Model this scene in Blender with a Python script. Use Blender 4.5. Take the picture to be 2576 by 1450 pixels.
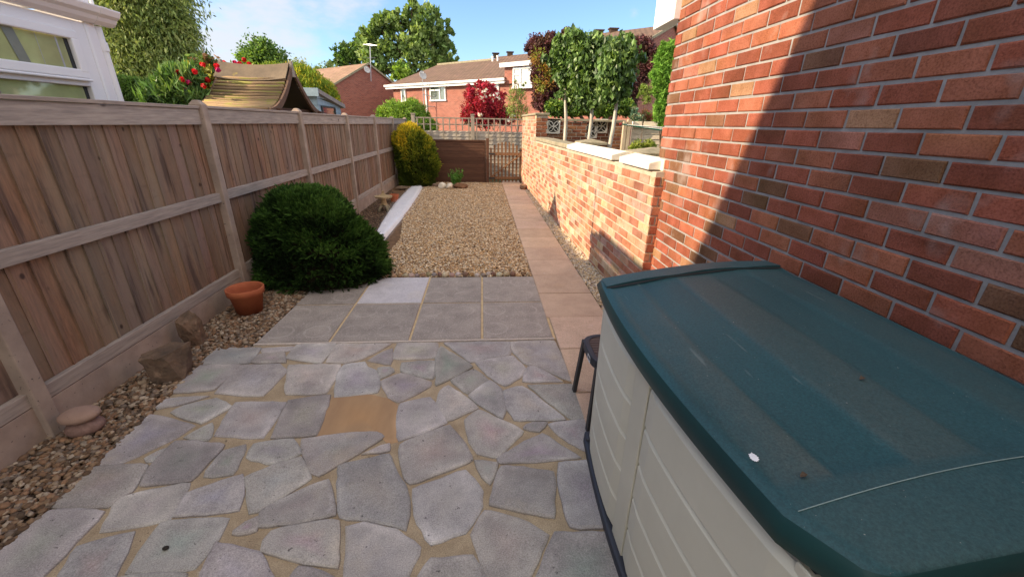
import bpy, math, random
import numpy as np
from mathutils import Matrix, Vector
random.seed(7); RNG=np.random.default_rng(7)
for o in list(bpy.data.objects): bpy.data.objects.remove(o)
scene=bpy.context.scene; C=scene.collection
# ---------------------------------------------------------------- camera
F=1022.2426; TH=0.384533; PS=0.0751094; RO=0.0170352; H=1.51571; IW=2576.; IH=1450.
def cam_axes():
    f=np.array([math.sin(PS)*math.cos(TH),math.cos(PS)*math.cos(TH),-math.sin(TH)])
    r=np.array([math.cos(PS),-math.sin(PS),0.]); u=np.cross(r,f); c,s=math.cos(RO),math.sin(RO)
    return np.array([c*r+s*u,-s*r+c*u,f])
AXM=cam_axes()
cam=bpy.data.objects.new('camera',bpy.data.cameras.new('camera')); C.objects.link(cam)
cam.data.sensor_width=36; cam.data.lens=F/IW*36; cam.data.clip_start=.02; cam.data.clip_end=2000
m=Matrix.Identity(4)
for i in range(3): m[i][0]=AXM[0][i]; m[i][1]=AXM[1][i]; m[i][2]=-AXM[2][i]
m[2][3]=H; cam.matrix_world=m
scene.camera=cam
# ---------------------------------------------------------------- sun + sky
SD=Vector((1.0,.20,-.472)).normalized()            # direction the sunlight travels
SUN_EL=math.asin(-SD.z); SUN_ROT=math.atan2(-SD.x,-SD.y)
sl=bpy.data.lights.new('sun','SUN'); sl.energy=4.8; sl.angle=math.radians(.55); sl.color=(1,.80,.55)
sun=bpy.data.objects.new('sun',sl); C.objects.link(sun); sun.rotation_euler=SD.to_track_quat('-Z','Y').to_euler()
w=bpy.data.worlds.new('World'); scene.world=w; w.use_nodes=True
nt=w.node_tree; nt.nodes.clear()
def WN(t,**k):
    n=nt.nodes.new(t)
    for a,b in k.items(): setattr(n,a,b)
    return n
sky=WN('ShaderNodeTexSky',sky_type='NISHITA'); sky.sun_disc=False; sky.sun_elevation=SUN_EL; sky.sun_rotation=SUN_ROT
sky.air_density=1.0; sky.dust_density=.6; sky.ozone_density=1.6; sky.altitude=50
bg=WN('ShaderNodeBackground'); bg.inputs[1].default_value=.15
out=WN('ShaderNodeOutputWorld'); tc=WN('ShaderNodeTexCoord')
def ray(x,y): return np.array([(x-IW/2)/F,-(y-IH/2)/F,1.])@AXM
def wmath(op,a,b=None,clamp=False):
    n=WN('ShaderNodeMath',operation=op,use_clamp=clamp)
    for i,v in enumerate((a,b)):
        if v is None: continue
        if isinstance(v,(int,float)): n.inputs[i].default_value=v
        else: nt.links.new(v,n.inputs[i])
    return n.outputs[0]
cl_noise=WN('ShaderNodeTexNoise'); cl_noise.inputs['Scale'].default_value=7; cl_noise.inputs['Detail'].default_value=7; cl_noise.inputs['Roughness'].default_value=.58
mp=WN('ShaderNodeMapping'); mp.inputs['Scale'].default_value=(1,1,2.6); nt.links.new(tc.outputs['Generated'],mp.inputs[0]); nt.links.new(mp.outputs[0],cl_noise.inputs['Vector'])
tot=None
for (px,py,rad,amp) in ((560,60,.16,1.0),(650,110,.13,.9),(480,20,.15,1.),(720,105,.09,.8),(860,15,.10,.75),(790,5,.08,.6),(930,30,.05,.5),(1595,32,.022,.45),(250,-40,.3,.9),(550,150,.10,.5)):
    d=Vector(ray(px,py)).normalized()
    dn=WN('ShaderNodeVectorMath',operation='DISTANCE'); nv=WN('ShaderNodeVectorMath',operation='NORMALIZE'); nt.links.new(tc.outputs['Generated'],nv.inputs[0])
    nt.links.new(nv.outputs[0],dn.inputs[0]); dn.inputs[1].default_value=d
    g=wmath('SUBTRACT',1.0,wmath('DIVIDE',dn.outputs['Value'],rad*1.5),True); g=wmath('MULTIPLY',g,amp)
    tot=g if tot is None else wmath('MAXIMUM',tot,g)
cf=wmath('ADD',wmath('MULTIPLY',tot,.75),wmath('MULTIPLY',wmath('SUBTRACT',cl_noise.outputs[0],.5),1.9))
cf=wmath('MULTIPLY',cf,wmath('MULTIPLY',tot,2.2,True)); 
mr=WN('ShaderNodeMapRange'); mr.interpolation_type='SMOOTHSTEP'; mr.inputs[1].default_value=.12; mr.inputs[2].default_value=.75; mr.inputs[4].default_value=.88; nt.links.new(cf,mr.inputs[0])
mix=WN('ShaderNodeMixRGB'); nt.links.new(mr.outputs[0],mix.inputs[0]); tint=WN('ShaderNodeMixRGB',blend_type='MULTIPLY'); tint.inputs[0].default_value=1; nt.links.new(sky.outputs[0],tint.inputs[1]); tint.inputs[2].default_value=(.74,.86,1.04,1); nt.links.new(tint.outputs[0],mix.inputs[1]); mix.inputs[2].default_value=(3.3,3.4,3.6,1)
# unseen bright cloud added overhead and behind the photographer as white fill light
sepd=WN('ShaderNodeSeparateXYZ'); nvd=WN('ShaderNodeVectorMath',operation='NORMALIZE'); nt.links.new(tc.outputs['Generated'],nvd.inputs[0]); nt.links.new(nvd.outputs[0],sepd.inputs[0])
mk=wmath('SUBTRACT',wmath('ADD',wmath('MULTIPLY',sepd.outputs[1],-1.2),wmath('MULTIPLY',sepd.outputs[2],1.3)),.15,True)
mk=wmath('MULTIPLY',mk,wmath('MULTIPLY',wmath('SUBTRACT',cl_noise.outputs[0],.33),4.,True),True)
mix2=WN('ShaderNodeMixRGB'); nt.links.new(mk,mix2.inputs[0]); nt.links.new(mix.outputs[0],mix2.inputs[1]); mix2.inputs[2].default_value=(8.6,7.8,6.9,1)
nt.links.new(mix2.outputs[0],bg.inputs[0]); nt.links.new(bg.outputs[0],out.inputs[0])
scene.view_settings.view_transform='Standard'; scene.view_settings.look='None'; scene.view_settings.gamma=1; scene.view_settings.exposure=.80
# ---------------------------------------------------------------- helpers
O3=np.array([0,0,H])
def G(x,y,z=0.): d=ray(x,y); return Vector(O3+(z-H)/d[2]*d)
def AY(x,y,Y): d=ray(x,y); return Vector(O3+Y/d[1]*d)
def AX(x,y,X): d=ray(x,y); return Vector(O3+X/d[0]*d)
def tag(o,label=None,cat=None,group=None,kind=None):
    if label: o['label']=label
    if cat: o['category']=cat
    if group: o['group']=group
    if kind: o['kind']=kind
    return o
def empty(name,loc,label,cat,group=None):
    o=bpy.data.objects.new(name,None); C.objects.link(o); o.location=loc; o.empty_display_size=.1
    bpy.context.view_layer.update(); return tag(o,label,cat,group)
class MB:
    def __init__(s): s.v=[]; s.f=[]; s.c=[]
    def add(s,vs,fs,col=(1,1,1)):
        b=len(s.v); s.v+= [tuple(v) for v in vs]; s.f+=[tuple(b+i for i in f) for f in fs]
        if len(col)==3 and not hasattr(col[0],'__len__'): s.c+=[tuple(col)]*len(vs)
        else: s.c+=[tuple(c) for c in col]
    def box(s,x0,x1,y0,y1,z0,z1,col=(1,1,1)):
        s.add([(x0,y0,z0),(x1,y0,z0),(x1,y1,z0),(x0,y1,z0),(x0,y0,z1),(x1,y0,z1),(x1,y1,z1),(x0,y1,z1)],
              [(0,3,2,1),(4,5,6,7),(0,1,5,4),(1,2,6,5),(2,3,7,6),(3,0,4,7)],col)
    def bar(s,a,b,w,h,up=(0,0,1),col=(1,1,1)):
        a=Vector(a);b=Vector(b);d=(b-a).normalized();u=Vector(up);x=d.cross(u)
        if x.length<1e-4: x=d.cross(Vector((1,0,0)))
        x.normalize();y=x.cross(d)
        vs=[p+x*i*w/2+y*j*h/2 for p in (a,b) for i,j in ((-1,-1),(1,-1),(1,1),(-1,1))]
        s.add(vs,[(3,2,1,0),(4,5,6,7),(0,1,5,4),(1,2,6,5),(2,3,7,6),(3,0,4,7)],col)
    def tube(s,pts,rs,n=8,col=(1,1,1),cap=True):
        pts=[Vector(p) for p in pts]; rs=rs if hasattr(rs,'__len__') else [rs]*len(pts); vs=[];fs=[]
        for i,p in enumerate(pts):
            d=(pts[min(i+1,len(pts)-1)]-pts[max(i-1,0)]).normalized()
            x=d.orthogonal().normalized() if i==0 else (px_-d*px_.dot(d)).normalized(); px_=x; y=d.cross(x)
            for k in range(n):
                a=2*math.pi*k/n; vs.append(p+x*math.cos(a)*rs[i]+y*math.sin(a)*rs[i])
        for i in range(len(pts)-1):
            for k in range(n): fs.append((i*n+k,i*n+(k+1)%n,(i+1)*n+(k+1)%n,(i+1)*n+k))
        if cap: fs.append(tuple(range(n))[::-1]); fs.append(tuple((len(pts)-1)*n+k for k in range(n)))
        s.add(vs,fs,col)
    def lathe(s,c,prof,n=24,col=(1,1,1)):
        c=Vector(c);vs=[];fs=[]
        for r,z in prof:
            for k in range(n): a=2*math.pi*k/n; vs.append(c+Vector((r*math.cos(a),r*math.sin(a),z)))
        for i in range(len(prof)-1):
            for k in range(n): fs.append((i*n+k,i*n+(k+1)%n,(i+1)*n+(k+1)%n,(i+1)*n+k))
        s.add(vs,fs,col)
    def prism(s,poly,z0,z1,col=(1,1,1)):
        n=len(poly); s.add([(p[0],p[1],z0) for p in poly]+[(p[0],p[1],z1) for p in poly],
          [tuple(range(n))[::-1],tuple(range(n,2*n))]+[(i,(i+1)%n,n+(i+1)%n,n+i) for i in range(n)],col)
    def extr(s,poly,d,col=(1,1,1)):
        n=len(poly); d=Vector(d); P=[Vector(p) for p in poly]
        s.add(P+[p+d for p in P],[tuple(range(n)),tuple(range(n,2*n))[::-1]]+[(i,n+i,n+(i+1)%n,(i+1)%n) for i in range(n)],col)
    def build(s,name,mat,parent=None,smooth=False,bevel=0,recalc=True):
        me=bpy.data.meshes.new(name); me.from_pydata(s.v,[],s.f)
        at=me.color_attributes.new('Col','FLOAT_COLOR','POINT')
        a=np.ones((len(s.v),4),dtype=np.float32); a[:,:3]=np.array(s.c,dtype=np.float32).reshape(-1,3); at.data.foreach_set('color',a.ravel())
        if recalc:
            import bmesh
            bm=bmesh.new(); bm.from_mesh(me); bmesh.ops.recalc_face_normals(bm,faces=bm.faces); bm.to_mesh(me); bm.free()
        if smooth: me.polygons.foreach_set('use_smooth',[True]*len(me.polygons))
        me.materials.append(mat); o=bpy.data.objects.new(name,me); C.objects.link(o)
        if bevel: 
            md=o.modifiers.new('bevel','BEVEL'); md.width=bevel; md.segments=2; md.limit_method='ANGLE'
        if parent: o.parent=parent; o.matrix_parent_inverse=parent.matrix_world.inverted()
        return o
def npmesh(name,V,Fc,cols,mat,parent=None,smooth=False):
    """V (n,3) Fc (m,k) cols (n,3)"""
    me=bpy.data.meshes.new(name); n=len(V); mF,k=Fc.shape
    me.vertices.add(n); me.vertices.foreach_set('co',V.astype(np.float32).ravel())
    me.loops.add(mF*k); me.loops.foreach_set('vertex_index',Fc.astype(np.int32).ravel())
    me.polygons.add(mF); me.polygons.foreach_set('loop_start',np.arange(0,mF*k,k,dtype=np.int32)); me.polygons.foreach_set('loop_total',np.full(mF,k,dtype=np.int32))
    if smooth: me.polygons.foreach_set('use_smooth',np.ones(mF,dtype=bool))
    me.update(calc_edges=True)
    at=me.color_attributes.new('Col','FLOAT_COLOR','POINT'); a=np.ones((n,4),dtype=np.float32); a[:,:3]=cols; at.data.foreach_set('color',a.ravel())
    me.materials.append(mat); o=bpy.data.objects.new(name,me); C.objects.link(o)
    if parent: o.parent=parent; o.matrix_parent_inverse=parent.matrix_world.inverted()
    return o
# ---------------------------------------------------------------- materials
def newmat(name):
    m=bpy.data.materials.new(name); m.use_nodes=True; return m,m.node_tree,m.node_tree.nodes['Principled BSDF']
def N(t,T,**k):
    n=t.nodes.new(T)
    for a,b in k.items(): setattr(n,a,b)
    return n
def noise(t,scale,detail=6,rough=.6,vec=None,dim='3D'):
    n=N(t,'ShaderNodeTexNoise'); n.inputs['Scale'].default_value=scale; n.inputs['Detail'].default_value=detail; n.inputs['Roughness'].default_value=rough
    if vec is not None: t.links.new(vec,n.inputs['Vector'])
    return n.outputs[0]
def ramp(t,fac,a,b,ca=(0,0,0,1),cb=(1,1,1,1)):
    r=N(t,'ShaderNodeMapRange'); r.inputs[1].default_value=a; r.inputs[2].default_value=b; t.links.new(fac,r.inputs[0]); return r.outputs[0]
def mixc(t,fac,a,b,blend='MIX'):
    n=N(t,'ShaderNodeMixRGB',blend_type=blend)
    for i,v in enumerate((fac,a,b)):
        if isinstance(v,(int,float)): n.inputs[i].default_value=v if i==0 else (v,v,v,1)
        elif isinstance(v,tuple): n.inputs[i].default_value=(v+(1,))[:4]
        else: t.links.new(v,n.inputs[i])
    return n.outputs[0]
def attr(t,name='Col'):
    n=N(t,'ShaderNodeAttribute'); n.attribute_name=name; return n.outputs[0]
def coords(t,scale=(1,1,1),rot=(0,0,0)):
    c=N(t,'ShaderNodeNewGeometry'); mp=N(t,'ShaderNodeMapping'); mp.inputs['Scale'].default_value=scale; mp.inputs['Rotation'].default_value=rot
    t.links.new(c.outputs['Position'],mp.inputs[0]); return mp.outputs[0]
def bump(t,p,h,strength=.3,dist=.01,prev=None):
    b=N(t,'ShaderNodeBump'); b.inputs['Strength'].default_value=strength; b.inputs['Distance'].default_value=dist; t.links.new(h,b.inputs['Height'])
    if prev: t.links.new(prev,b.inputs['Normal'])
    t.links.new(b.outputs[0],p.inputs['Normal']); return b.outputs[0]
def pmat(name,c1,c2,scale=8,rough=.85,bscale=60,bstr=.4,bdist=.004,useattr=True,spec=.3,stretch=(1,1,1),speck=None,lo=.35,hi=.65,detail=6):
    m,t,p=newmat(name); v=coords(t,stretch)
    col=mixc(t,ramp(t,noise(t,scale,detail,.6,v),lo,hi),c1,c2)
    if speck:
        sc,thr,scol=speck; s=ramp(t,noise(t,sc,3,.5,v),thr,thr+.05); col=mixc(t,s,col,scol)
    if useattr: col=mixc(t,1.0,col,attr(t),'MULTIPLY')
    t.links.new(col,p.inputs['Base Color']); p.inputs['Roughness'].default_value=rough; p.inputs['Specular IOR Level'].default_value=spec
    if bstr: bump(t,p,noise(t,bscale,5,.6,v),bstr,bdist)
    return m
def flat(name,c,rough=.5,spec=.4,metal=0):
    m,t,p=newmat(name); v=coords(t)
    col=mixc(t,ramp(t,noise(t,9,4,.6,v),.3,.7),tuple(x*.85 for x in c),tuple(min(1,x*1.1) for x in c))
    t.links.new(col,p.inputs['Base Color']); p.inputs['Roughness'].default_value=rough; p.inputs['Specular IOR Level'].default_value=spec; p.inputs['Metallic'].default_value=metal
    return m
def leafmat(name,trans=.3,rough=.5,spec=.25):
    m,t,p=newmat(name); c=attr(t); t.links.new(c,p.inputs['Base Color']); p.inputs['Roughness'].default_value=rough; p.inputs['Specular IOR Level'].default_value=spec
    tr=N(t,'ShaderNodeBsdfTranslucent'); t.links.new(mixc(t,1.0,c,(1.25,1.25,.5),'MULTIPLY'),tr.inputs[0])
    mx=N(t,'ShaderNodeMixShader'); mx.inputs[0].default_value=trans; o=t.nodes['Material Output']
    t.links.new(p.outputs[0],mx.inputs[1]); t.links.new(tr.outputs[0],mx.inputs[2]); t.links.new(mx.outputs[0],o.inputs[0]); return m
def brickmat(name):
    m,t,p=newmat(name); v=coords(t)
    a=attr(t); col=mixc(t,ramp(t,noise(t,9,5,.6,v),.35,.75),a,mixc(t,1.0,a,(.62,.55,.42),'MULTIPLY'))
    col=mixc(t,ramp(t,noise(t,160,3,.6,v),.45,.75),col,mixc(t,1.0,col,(.55,.5,.48),'MULTIPLY'))
    col=mixc(t,ramp(t,noise(t,2.3,4,.6,v),.6,.85),col,(.5,.42,.38))
    t.links.new(col,p.inputs['Base Color']); p.inputs['Roughness'].default_value=.9; p.inputs['Specular IOR Level'].default_value=.2
    b=bump(t,p,noise(t,130,4,.7,v),.75,.006); bump(t,p,noise(t,25,3,.5,v),.35,.008,b); return m
M={}
M['brick']=brickmat('brick_clay')
M['mortar']=pmat('mortar',(.36,.35,.34),(.27,.26,.25),14,.95,90,.6,.004)
M['mortar_warm']=pmat('mortar_warm',(.54,.46,.36),(.42,.36,.28),14,.95,90,.6,.004)
M['conc']=pmat('concrete',(.40,.335,.275),(.27,.225,.19),5,.9,70,.35,.004,speck=(60,.68,(.12,.10,.09)))
M['soil']=pmat('soil',(.10,.065,.04),(.05,.035,.022),12,.95,40,.8,.02)
M['ground']=pmat('ground',(.10,.09,.05),(.06,.08,.03),.6,.95,10,.6,.03)
def stonemat(name,c1,c2,yellow,dark,sc=4):
    m,t,p=newmat(name); v=coords(t)
    col=mixc(t,ramp(t,noise(t,sc,8,.7,v),.36,.64),c1,c2)
    col=mixc(t,mixc(t,1.,ramp(t,noise(t,2.3,5,.6,v),.56,.72),.55,'MULTIPLY'),col,yellow)
    col=mixc(t,mixc(t,1.,ramp(t,noise(t,6.5,6,.7,v),.63,.72),.5,'MULTIPLY'),col,(.66,.63,.62))
    g=noise(t,210,3,.7,v); col=mixc(t,1.,col,mixc(t,ramp(t,g,.3,.7),(.66,.66,.66),(1.32,1.32,1.32)),'MULTIPLY')
    col=mixc(t,ramp(t,noise(t,34,4,.7,v),.665,.70),col,dark)
    col=mixc(t,1.,col,attr(t),'MULTIPLY'); t.links.new(col,p.inputs['Base Color']); p.inputs['Roughness'].default_value=.92; p.inputs['Specular IOR Level'].default_value=.2
    b=bump(t,p,g,.7,.004); bump(t,p,noise(t,22,6,.65,v),.55,.012,b); return m
M['stone']=stonemat('paving_stone',(.47,.445,.415),(.30,.283,.272),(.50,.44,.33),(.12,.11,.11))
M['slab']=stonemat('slab',(.46,.44,.45),(.38,.365,.38),(.46,.42,.36),(.3,.28,.27),7)
M['path']=stonemat('path_slab',(.60,.46,.355),(.48,.36,.275),(.58,.42,.28),(.32,.22,.16),3)
M['pmortar']=stonemat('paving_mortar',(.47,.375,.25),(.33,.255,.165),(.40,.36,.30),(.12,.09,.06),7)
M['pebble']=pmat('pebble',(1.,1.,1.),(.72,.7,.68),50,.8,120,.3,.002)
M['coping']=pmat('coping',(.36,.31,.22),(.22,.20,.13),10,.95,60,.8,.006,speck=(20,.66,(.12,.13,.06)))
M['white_coping']=pmat('white_coping',(.80,.76,.66),(.66,.62,.54),12,.85,80,.3,.003)
M['upvc']=pmat('upvc',(.82,.81,.81),(.79,.78,.78),3,.35,40,0,.001,spec=.5)
M['gutter']=pmat('gutter_plastic',(.80,.74,.71),(.76,.70,.67),3,.4,40,0,.001,spec=.5)
M['black']=flat('black_plastic',(.03,.032,.035),.5)
M['navy']=flat('base_plastic',(.035,.04,.055),.55)
M['terra']=pmat('terracotta',(.46,.14,.06),(.36,.10,.045),7,.8,60,.2,.002)
M['leaf']=leafmat('leaf'); M['leafy']=leafmat('leaf_bright',.4); M['conifer']=leafmat('conifer_leaf',.15,.7,.1); M['glossleaf']=leafmat('gloss_leaf',.25,.42,.4)
M['bark']=pmat('bark',(.16,.11,.07),(.08,.055,.035),20,.95,40,.8,.01,stretch=(1,1,.2))
M['palebark']=pmat('pale_bark',(.58,.54,.46),(.36,.33,.27),18,.9,40,.5,.005,stretch=(1,1,.3))
M['greywood']=pmat('grey_wood',(.36,.31,.25),(.25,.215,.17),10,.9,50,.5,.004,stretch=(3,3,.4))
M['greyboard']=pmat('grey_lap_board',(.48,.43,.36),(.34,.30,.25),8,.9,30,.6,.006,stretch=(.4,1,6))
M['darkwood']=pmat('brown_stained_wood',(.105,.05,.03),(.07,.033,.02),8,.75,40,.4,.004,stretch=(.5,1,6))
M['gatewood']=pmat('gate_wood',(.25,.135,.07),(.16,.085,.045),10,.8,40,.4,.003,stretch=(4,4,.5))
M['petal']=leafmat('petal',.25,.6,.2)
M['rock']=pmat('rock',(.26,.19,.14),(.12,.095,.075),9,.9,25,.9,.02,speck=(12,.62,(.36,.27,.2)))
M['felt']=pmat('roofing_felt',(.30,.27,.25),(.22,.2,.19),8,.9,80,.4,.003)
M['shedwood']=pmat('blue_painted_wood',(.34,.44,.50),(.27,.36,.42),8,.7,40,.2,.003)
M['metal']=flat('galvanised_metal',(.45,.45,.46),.4,.5,.7)
def glassmat(name,c,rough=.05):
    m,t,p=newmat(name); v=coords(t); col=mixc(t,ramp(t,noise(t,2.2,4,.6,v),.35,.7),c,tuple(x*.55 for x in c))
    t.links.new(col,p.inputs['Base Color']); p.inputs['Roughness'].default_value=rough; p.inputs['Specular IOR Level'].default_value=.9; p.inputs['Coat Weight'].default_value=.5; p.inputs['Coat Roughness'].default_value=.02; return m
M['glass']=glassmat('window_glass',(.10,.12,.10)); M['consglass']=glassmat('conservatory_glass',(.50,.53,.26))  # conservatory pane colour includes a painted yellow-green reflection
M['blind']=glassmat('blind_glass',(.55,.56,.56),.2)
def boardmat():
    m,t,p=newmat('featheredge_board'); v=coords(t,(9,9,1.0)); v2=coords(t,(1,1,.35))
    n1=noise(t,9,8,.65,v)
    col=mixc(t,ramp(t,n1,.3,.7),(.33,.185,.112),(.15,.085,.055))
    col=mixc(t,ramp(t,noise(t,2.6,4,.6,v2),.35,.7),col,(.24,.185,.14))
    vo=N(t,'ShaderNodeTexVoronoi'); vo.inputs['Scale'].default_value=7.5; t.links.new(coords(t,(1,1,.75)),vo.inputs['Vector'])
    k=ramp(t,vo.outputs['Distance'],.115,.06); kk=mixc(t,1.0,k,ramp(t,noise(t,3.1,2,.5,coords(t)),.43,.5),'MULTIPLY')
    col=mixc(t,kk,col,(.07,.045,.035))
    sk=ramp(t,noise(t,7,5,.6,coords(t,(2.2,2.2,.22))),.54,.68); col=mixc(t,mixc(t,1.,sk,.78,'MULTIPLY'),col,(.075,.05,.042)); st=ramp(t,noise(t,5,3,.5,coords(t,(1,1,5))),.62,.8); col=mixc(t,mixc(t,1.,st,.35,'MULTIPLY'),col,(.13,.085,.06))
    col=mixc(t,1.0,col,attr(t),'MULTIPLY')
    t.links.new(col,p.inputs['Base Color']); p.inputs['Roughness'].default_value=.85; p.inputs['Specular IOR Level'].default_value=.2
    b=bump(t,p,n1,.5,.004); bump(t,p,noise(t,60,3,.6,coords(t,(1,1,3))),.2,.003,b); return m
M['board']=boardmat()
def railmat():
    m,t,p=newmat('weathered_rail'); v=coords(t,(12,.9,12)); n1=noise(t,6,8,.65,v)
    col=mixc(t,ramp(t,n1,.3,.7),(.43,.36,.30),(.235,.195,.17)); 
    vo=N(t,'ShaderNodeTexVoronoi'); vo.inputs['Scale'].default_value=4; t.links.new(coords(t,(1,.8,1)),vo.inputs['Vector'])
    col=mixc(t,ramp(t,vo.outputs['Distance'],.09,.04),col,(.08,.055,.045)); col=mixc(t,1.0,col,attr(t),'MULTIPLY')
    t.links.new(col,p.inputs['Base Color']); p.inputs['Roughness'].default_value=.85; bump(t,p,n1,.5,.004); return m
M['rail']=railmat()
def roofmat(name,c1,c2,du=.33,dv=.34,course=True):
    m,t,p=newmat(name); uv=N(t,'ShaderNodeUVMap'); sep=N(t,'ShaderNodeSeparateXYZ'); t.links.new(uv.outputs[0],sep.inputs[0])
    br=N(t,'ShaderNodeTexBrick'); br.offset=.5; t.links.new(uv.outputs[0],br.inputs['Vector']); br.inputs['Scale'].default_value=1
    br.inputs['Brick Width'].default_value=du; br.inputs['Row Height'].default_value=dv; br.inputs['Mortar Size'].default_value=.035 if course else .02; br.inputs['Mortar Smooth'].default_value=.3
    br.inputs['Color1'].default_value=c1+(1,); br.inputs['Color2'].default_value=c2+(1,); br.inputs['Mortar'].default_value=tuple(x*.35 for x in c1)+(1,)
    col=mixc(t,ramp(t,noise(t,1.2,5,.6,coords(t)),.4,.7),br.outputs[0],mixc(t,1.,br.outputs[0],(.75,.8,.7),'MULTIPLY'))
    t.links.new(col,p.inputs['Base Color']); p.inputs['Roughness'].default_value=.9; bump(t,p,br.outputs['Fac'],-.6,.04); return m
M['roof']=roofmat('roof_tiles',(.22,.13,.085),(.17,.10,.07)); M['roof_pale']=roofmat('pale_roof_tiles',(.33,.20,.13),(.27,.16,.105),1.6,.34,False)
def fbrick(name,c1,c2,mort):
    m,t,p=newmat(name); uv=N(t,'ShaderNodeUVMap'); br=N(t,'ShaderNodeTexBrick'); t.links.new(uv.outputs[0],br.inputs['Vector']); br.inputs['Scale'].default_value=1
    br.inputs['Brick Width'].default_value=.225; br.inputs['Row Height'].default_value=.075; br.inputs['Mortar Size'].default_value=.006; br.inputs['Bias'].default_value=-.2
    br.inputs['Color1'].default_value=c1+(1,); br.inputs['Color2'].default_value=c2+(1,); br.inputs['Mortar'].default_value=mort+(1,)
    col=mixc(t,ramp(t,noise(t,1.5,4,.6,coords(t,(1,1,3))),.4,.75),br.outputs[0],mixc(t,1.,br.outputs[0],(.8,.75,.75),'MULTIPLY'))
    t.links.new(col,p.inputs['Base Color']); p.inputs['Roughness'].default_value=.9; bump(t,p,br.outputs['Fac'],-.5,.008); return m
M['fbrick']=fbrick('house_brick',(.34,.105,.07),(.22,.065,.045),(.36,.26,.21)); M['fbrick_brown']=fbrick('brown_brick',(.30,.14,.08),(.20,.09,.055),(.24,.19,.14))
def quad_uv(name,quads,mat,parent=None):
    """quads: list of 4-point lists; UV metres along first edge / last edge"""
    me=bpy.data.meshes.new(name); vs=[];fs=[];uvs=[]
    for q in quads:
        q=[Vector(p) for p in q]; b=len(vs); vs+=q; fs.append(tuple(range(b,b+len(q))))
        u=(q[1]-q[0]).normalized(); n=u.cross(q[-1]-q[0]).normalized(); vv=n.cross(u); uvs+=[((p-q[0]).dot(u)+q[0].x*.37,(p-q[0]).dot(vv)) for p in q]
    me.from_pydata([tuple(v) for v in vs],[],fs); l=me.uv_layers.new(name='UVMap')
    for i,u in enumerate(uvs): l.data[i].uv=u
    me.materials.append(mat); o=bpy.data.objects.new(name,me); C.objects.link(o)
    if parent: o.parent=parent; o.matrix_parent_inverse=parent.matrix_world.inverted()
    return o
# ---------------------------------------------------------------- brick walls as real bricks
def brick_wall(o,ud,nd,length,z0,z1,pal,rng,ztop=None,joint=.012,L=.196,Hh=.063,clip=None):
    """mesh of bricks on a face: o origin (x,y), ud along, nd outward"""
    o=np.array(o,float);ud=np.array(ud,float);nd=np.array(nd,float);V=[];Fs=[];Cs=[]
    row=0;z=z0
    while z+Hh<=z1+1e-4:
        u=-(L+joint)/2 if row%2 else 0.
        while u<length-.01:
            a=max(u,0.);b=min(u+L,length); u+=L+joint
            if b-a<.03: continue
            if ztop and z+Hh>ztop((a+b)/2)+.02: continue
            j=lambda s: rng.uniform(-s,s)
            out=rng.uniform(-.0015,.0025); base=len(V)
            for ins,dep in ((0,-.014),(0,-.004+out),(.004,out)):
                for (uu,zz) in ((a+ins,z+ins),(b-ins,z+ins),(b-ins,z+Hh-ins),(a+ins,z+Hh-ins)):
                    p=o+ud*(uu+j(.0015)); V.append((p[0]+nd[0]*dep,p[1]+nd[1]*dep,zz+j(.0013)))
            for r in (0,4):
                for k in range(4): Fs.append((base+r+k,base+r+(k+1)%4,base+r+4+(k+1)%4,base+r+4+k))
            Fs.append((base+8,base+9,base+10,base+11))
            c=np.array(pal[rng.choice(len(pal),p=(PWG/PWG.sum() if pal is GPAL else PW[:len(pal)]/PW[:len(pal)].sum()))]); c=c*rng.uniform(.87,1.13)
            c2=c*rng.uniform(.68,1.12)*np.array([1,rng.uniform(.95,1.12),rng.uniform(.9,1.1)]); e=[c,c2,c2,c] if rng.random()<.35 else ([c2,c,c,c2] if rng.random()<.4 else ([c,c,c2,c2] if rng.random()<.3 else [c]*4))
            Cs+=[tuple(x) for x in e*3]
        z+=Hh+joint; row+=1
    return V,Fs,Cs
PW=np.array([4.5,4.5,2.6,.5,.6,1.0,.8,.6]); PWG=np.array([4,3,2.2,1.6,2.,1.3])
HPAL=[(.39,.120,.076),(.44,.160,.096),(.31,.098,.062),(.46,.255,.15),(.45,.19,.135),(.24,.12,.07)]
GPAL=[(.54,.24,.16),(.60,.36,.25),(.58,.43,.30),(.40,.18,.13),(.60,.38,.32),(.64,.51,.37)]
BPAL=[(.30,.13,.07),(.26,.10,.06),(.36,.17,.09),(.20,.09,.05),(.33,.18,.10)]
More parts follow.
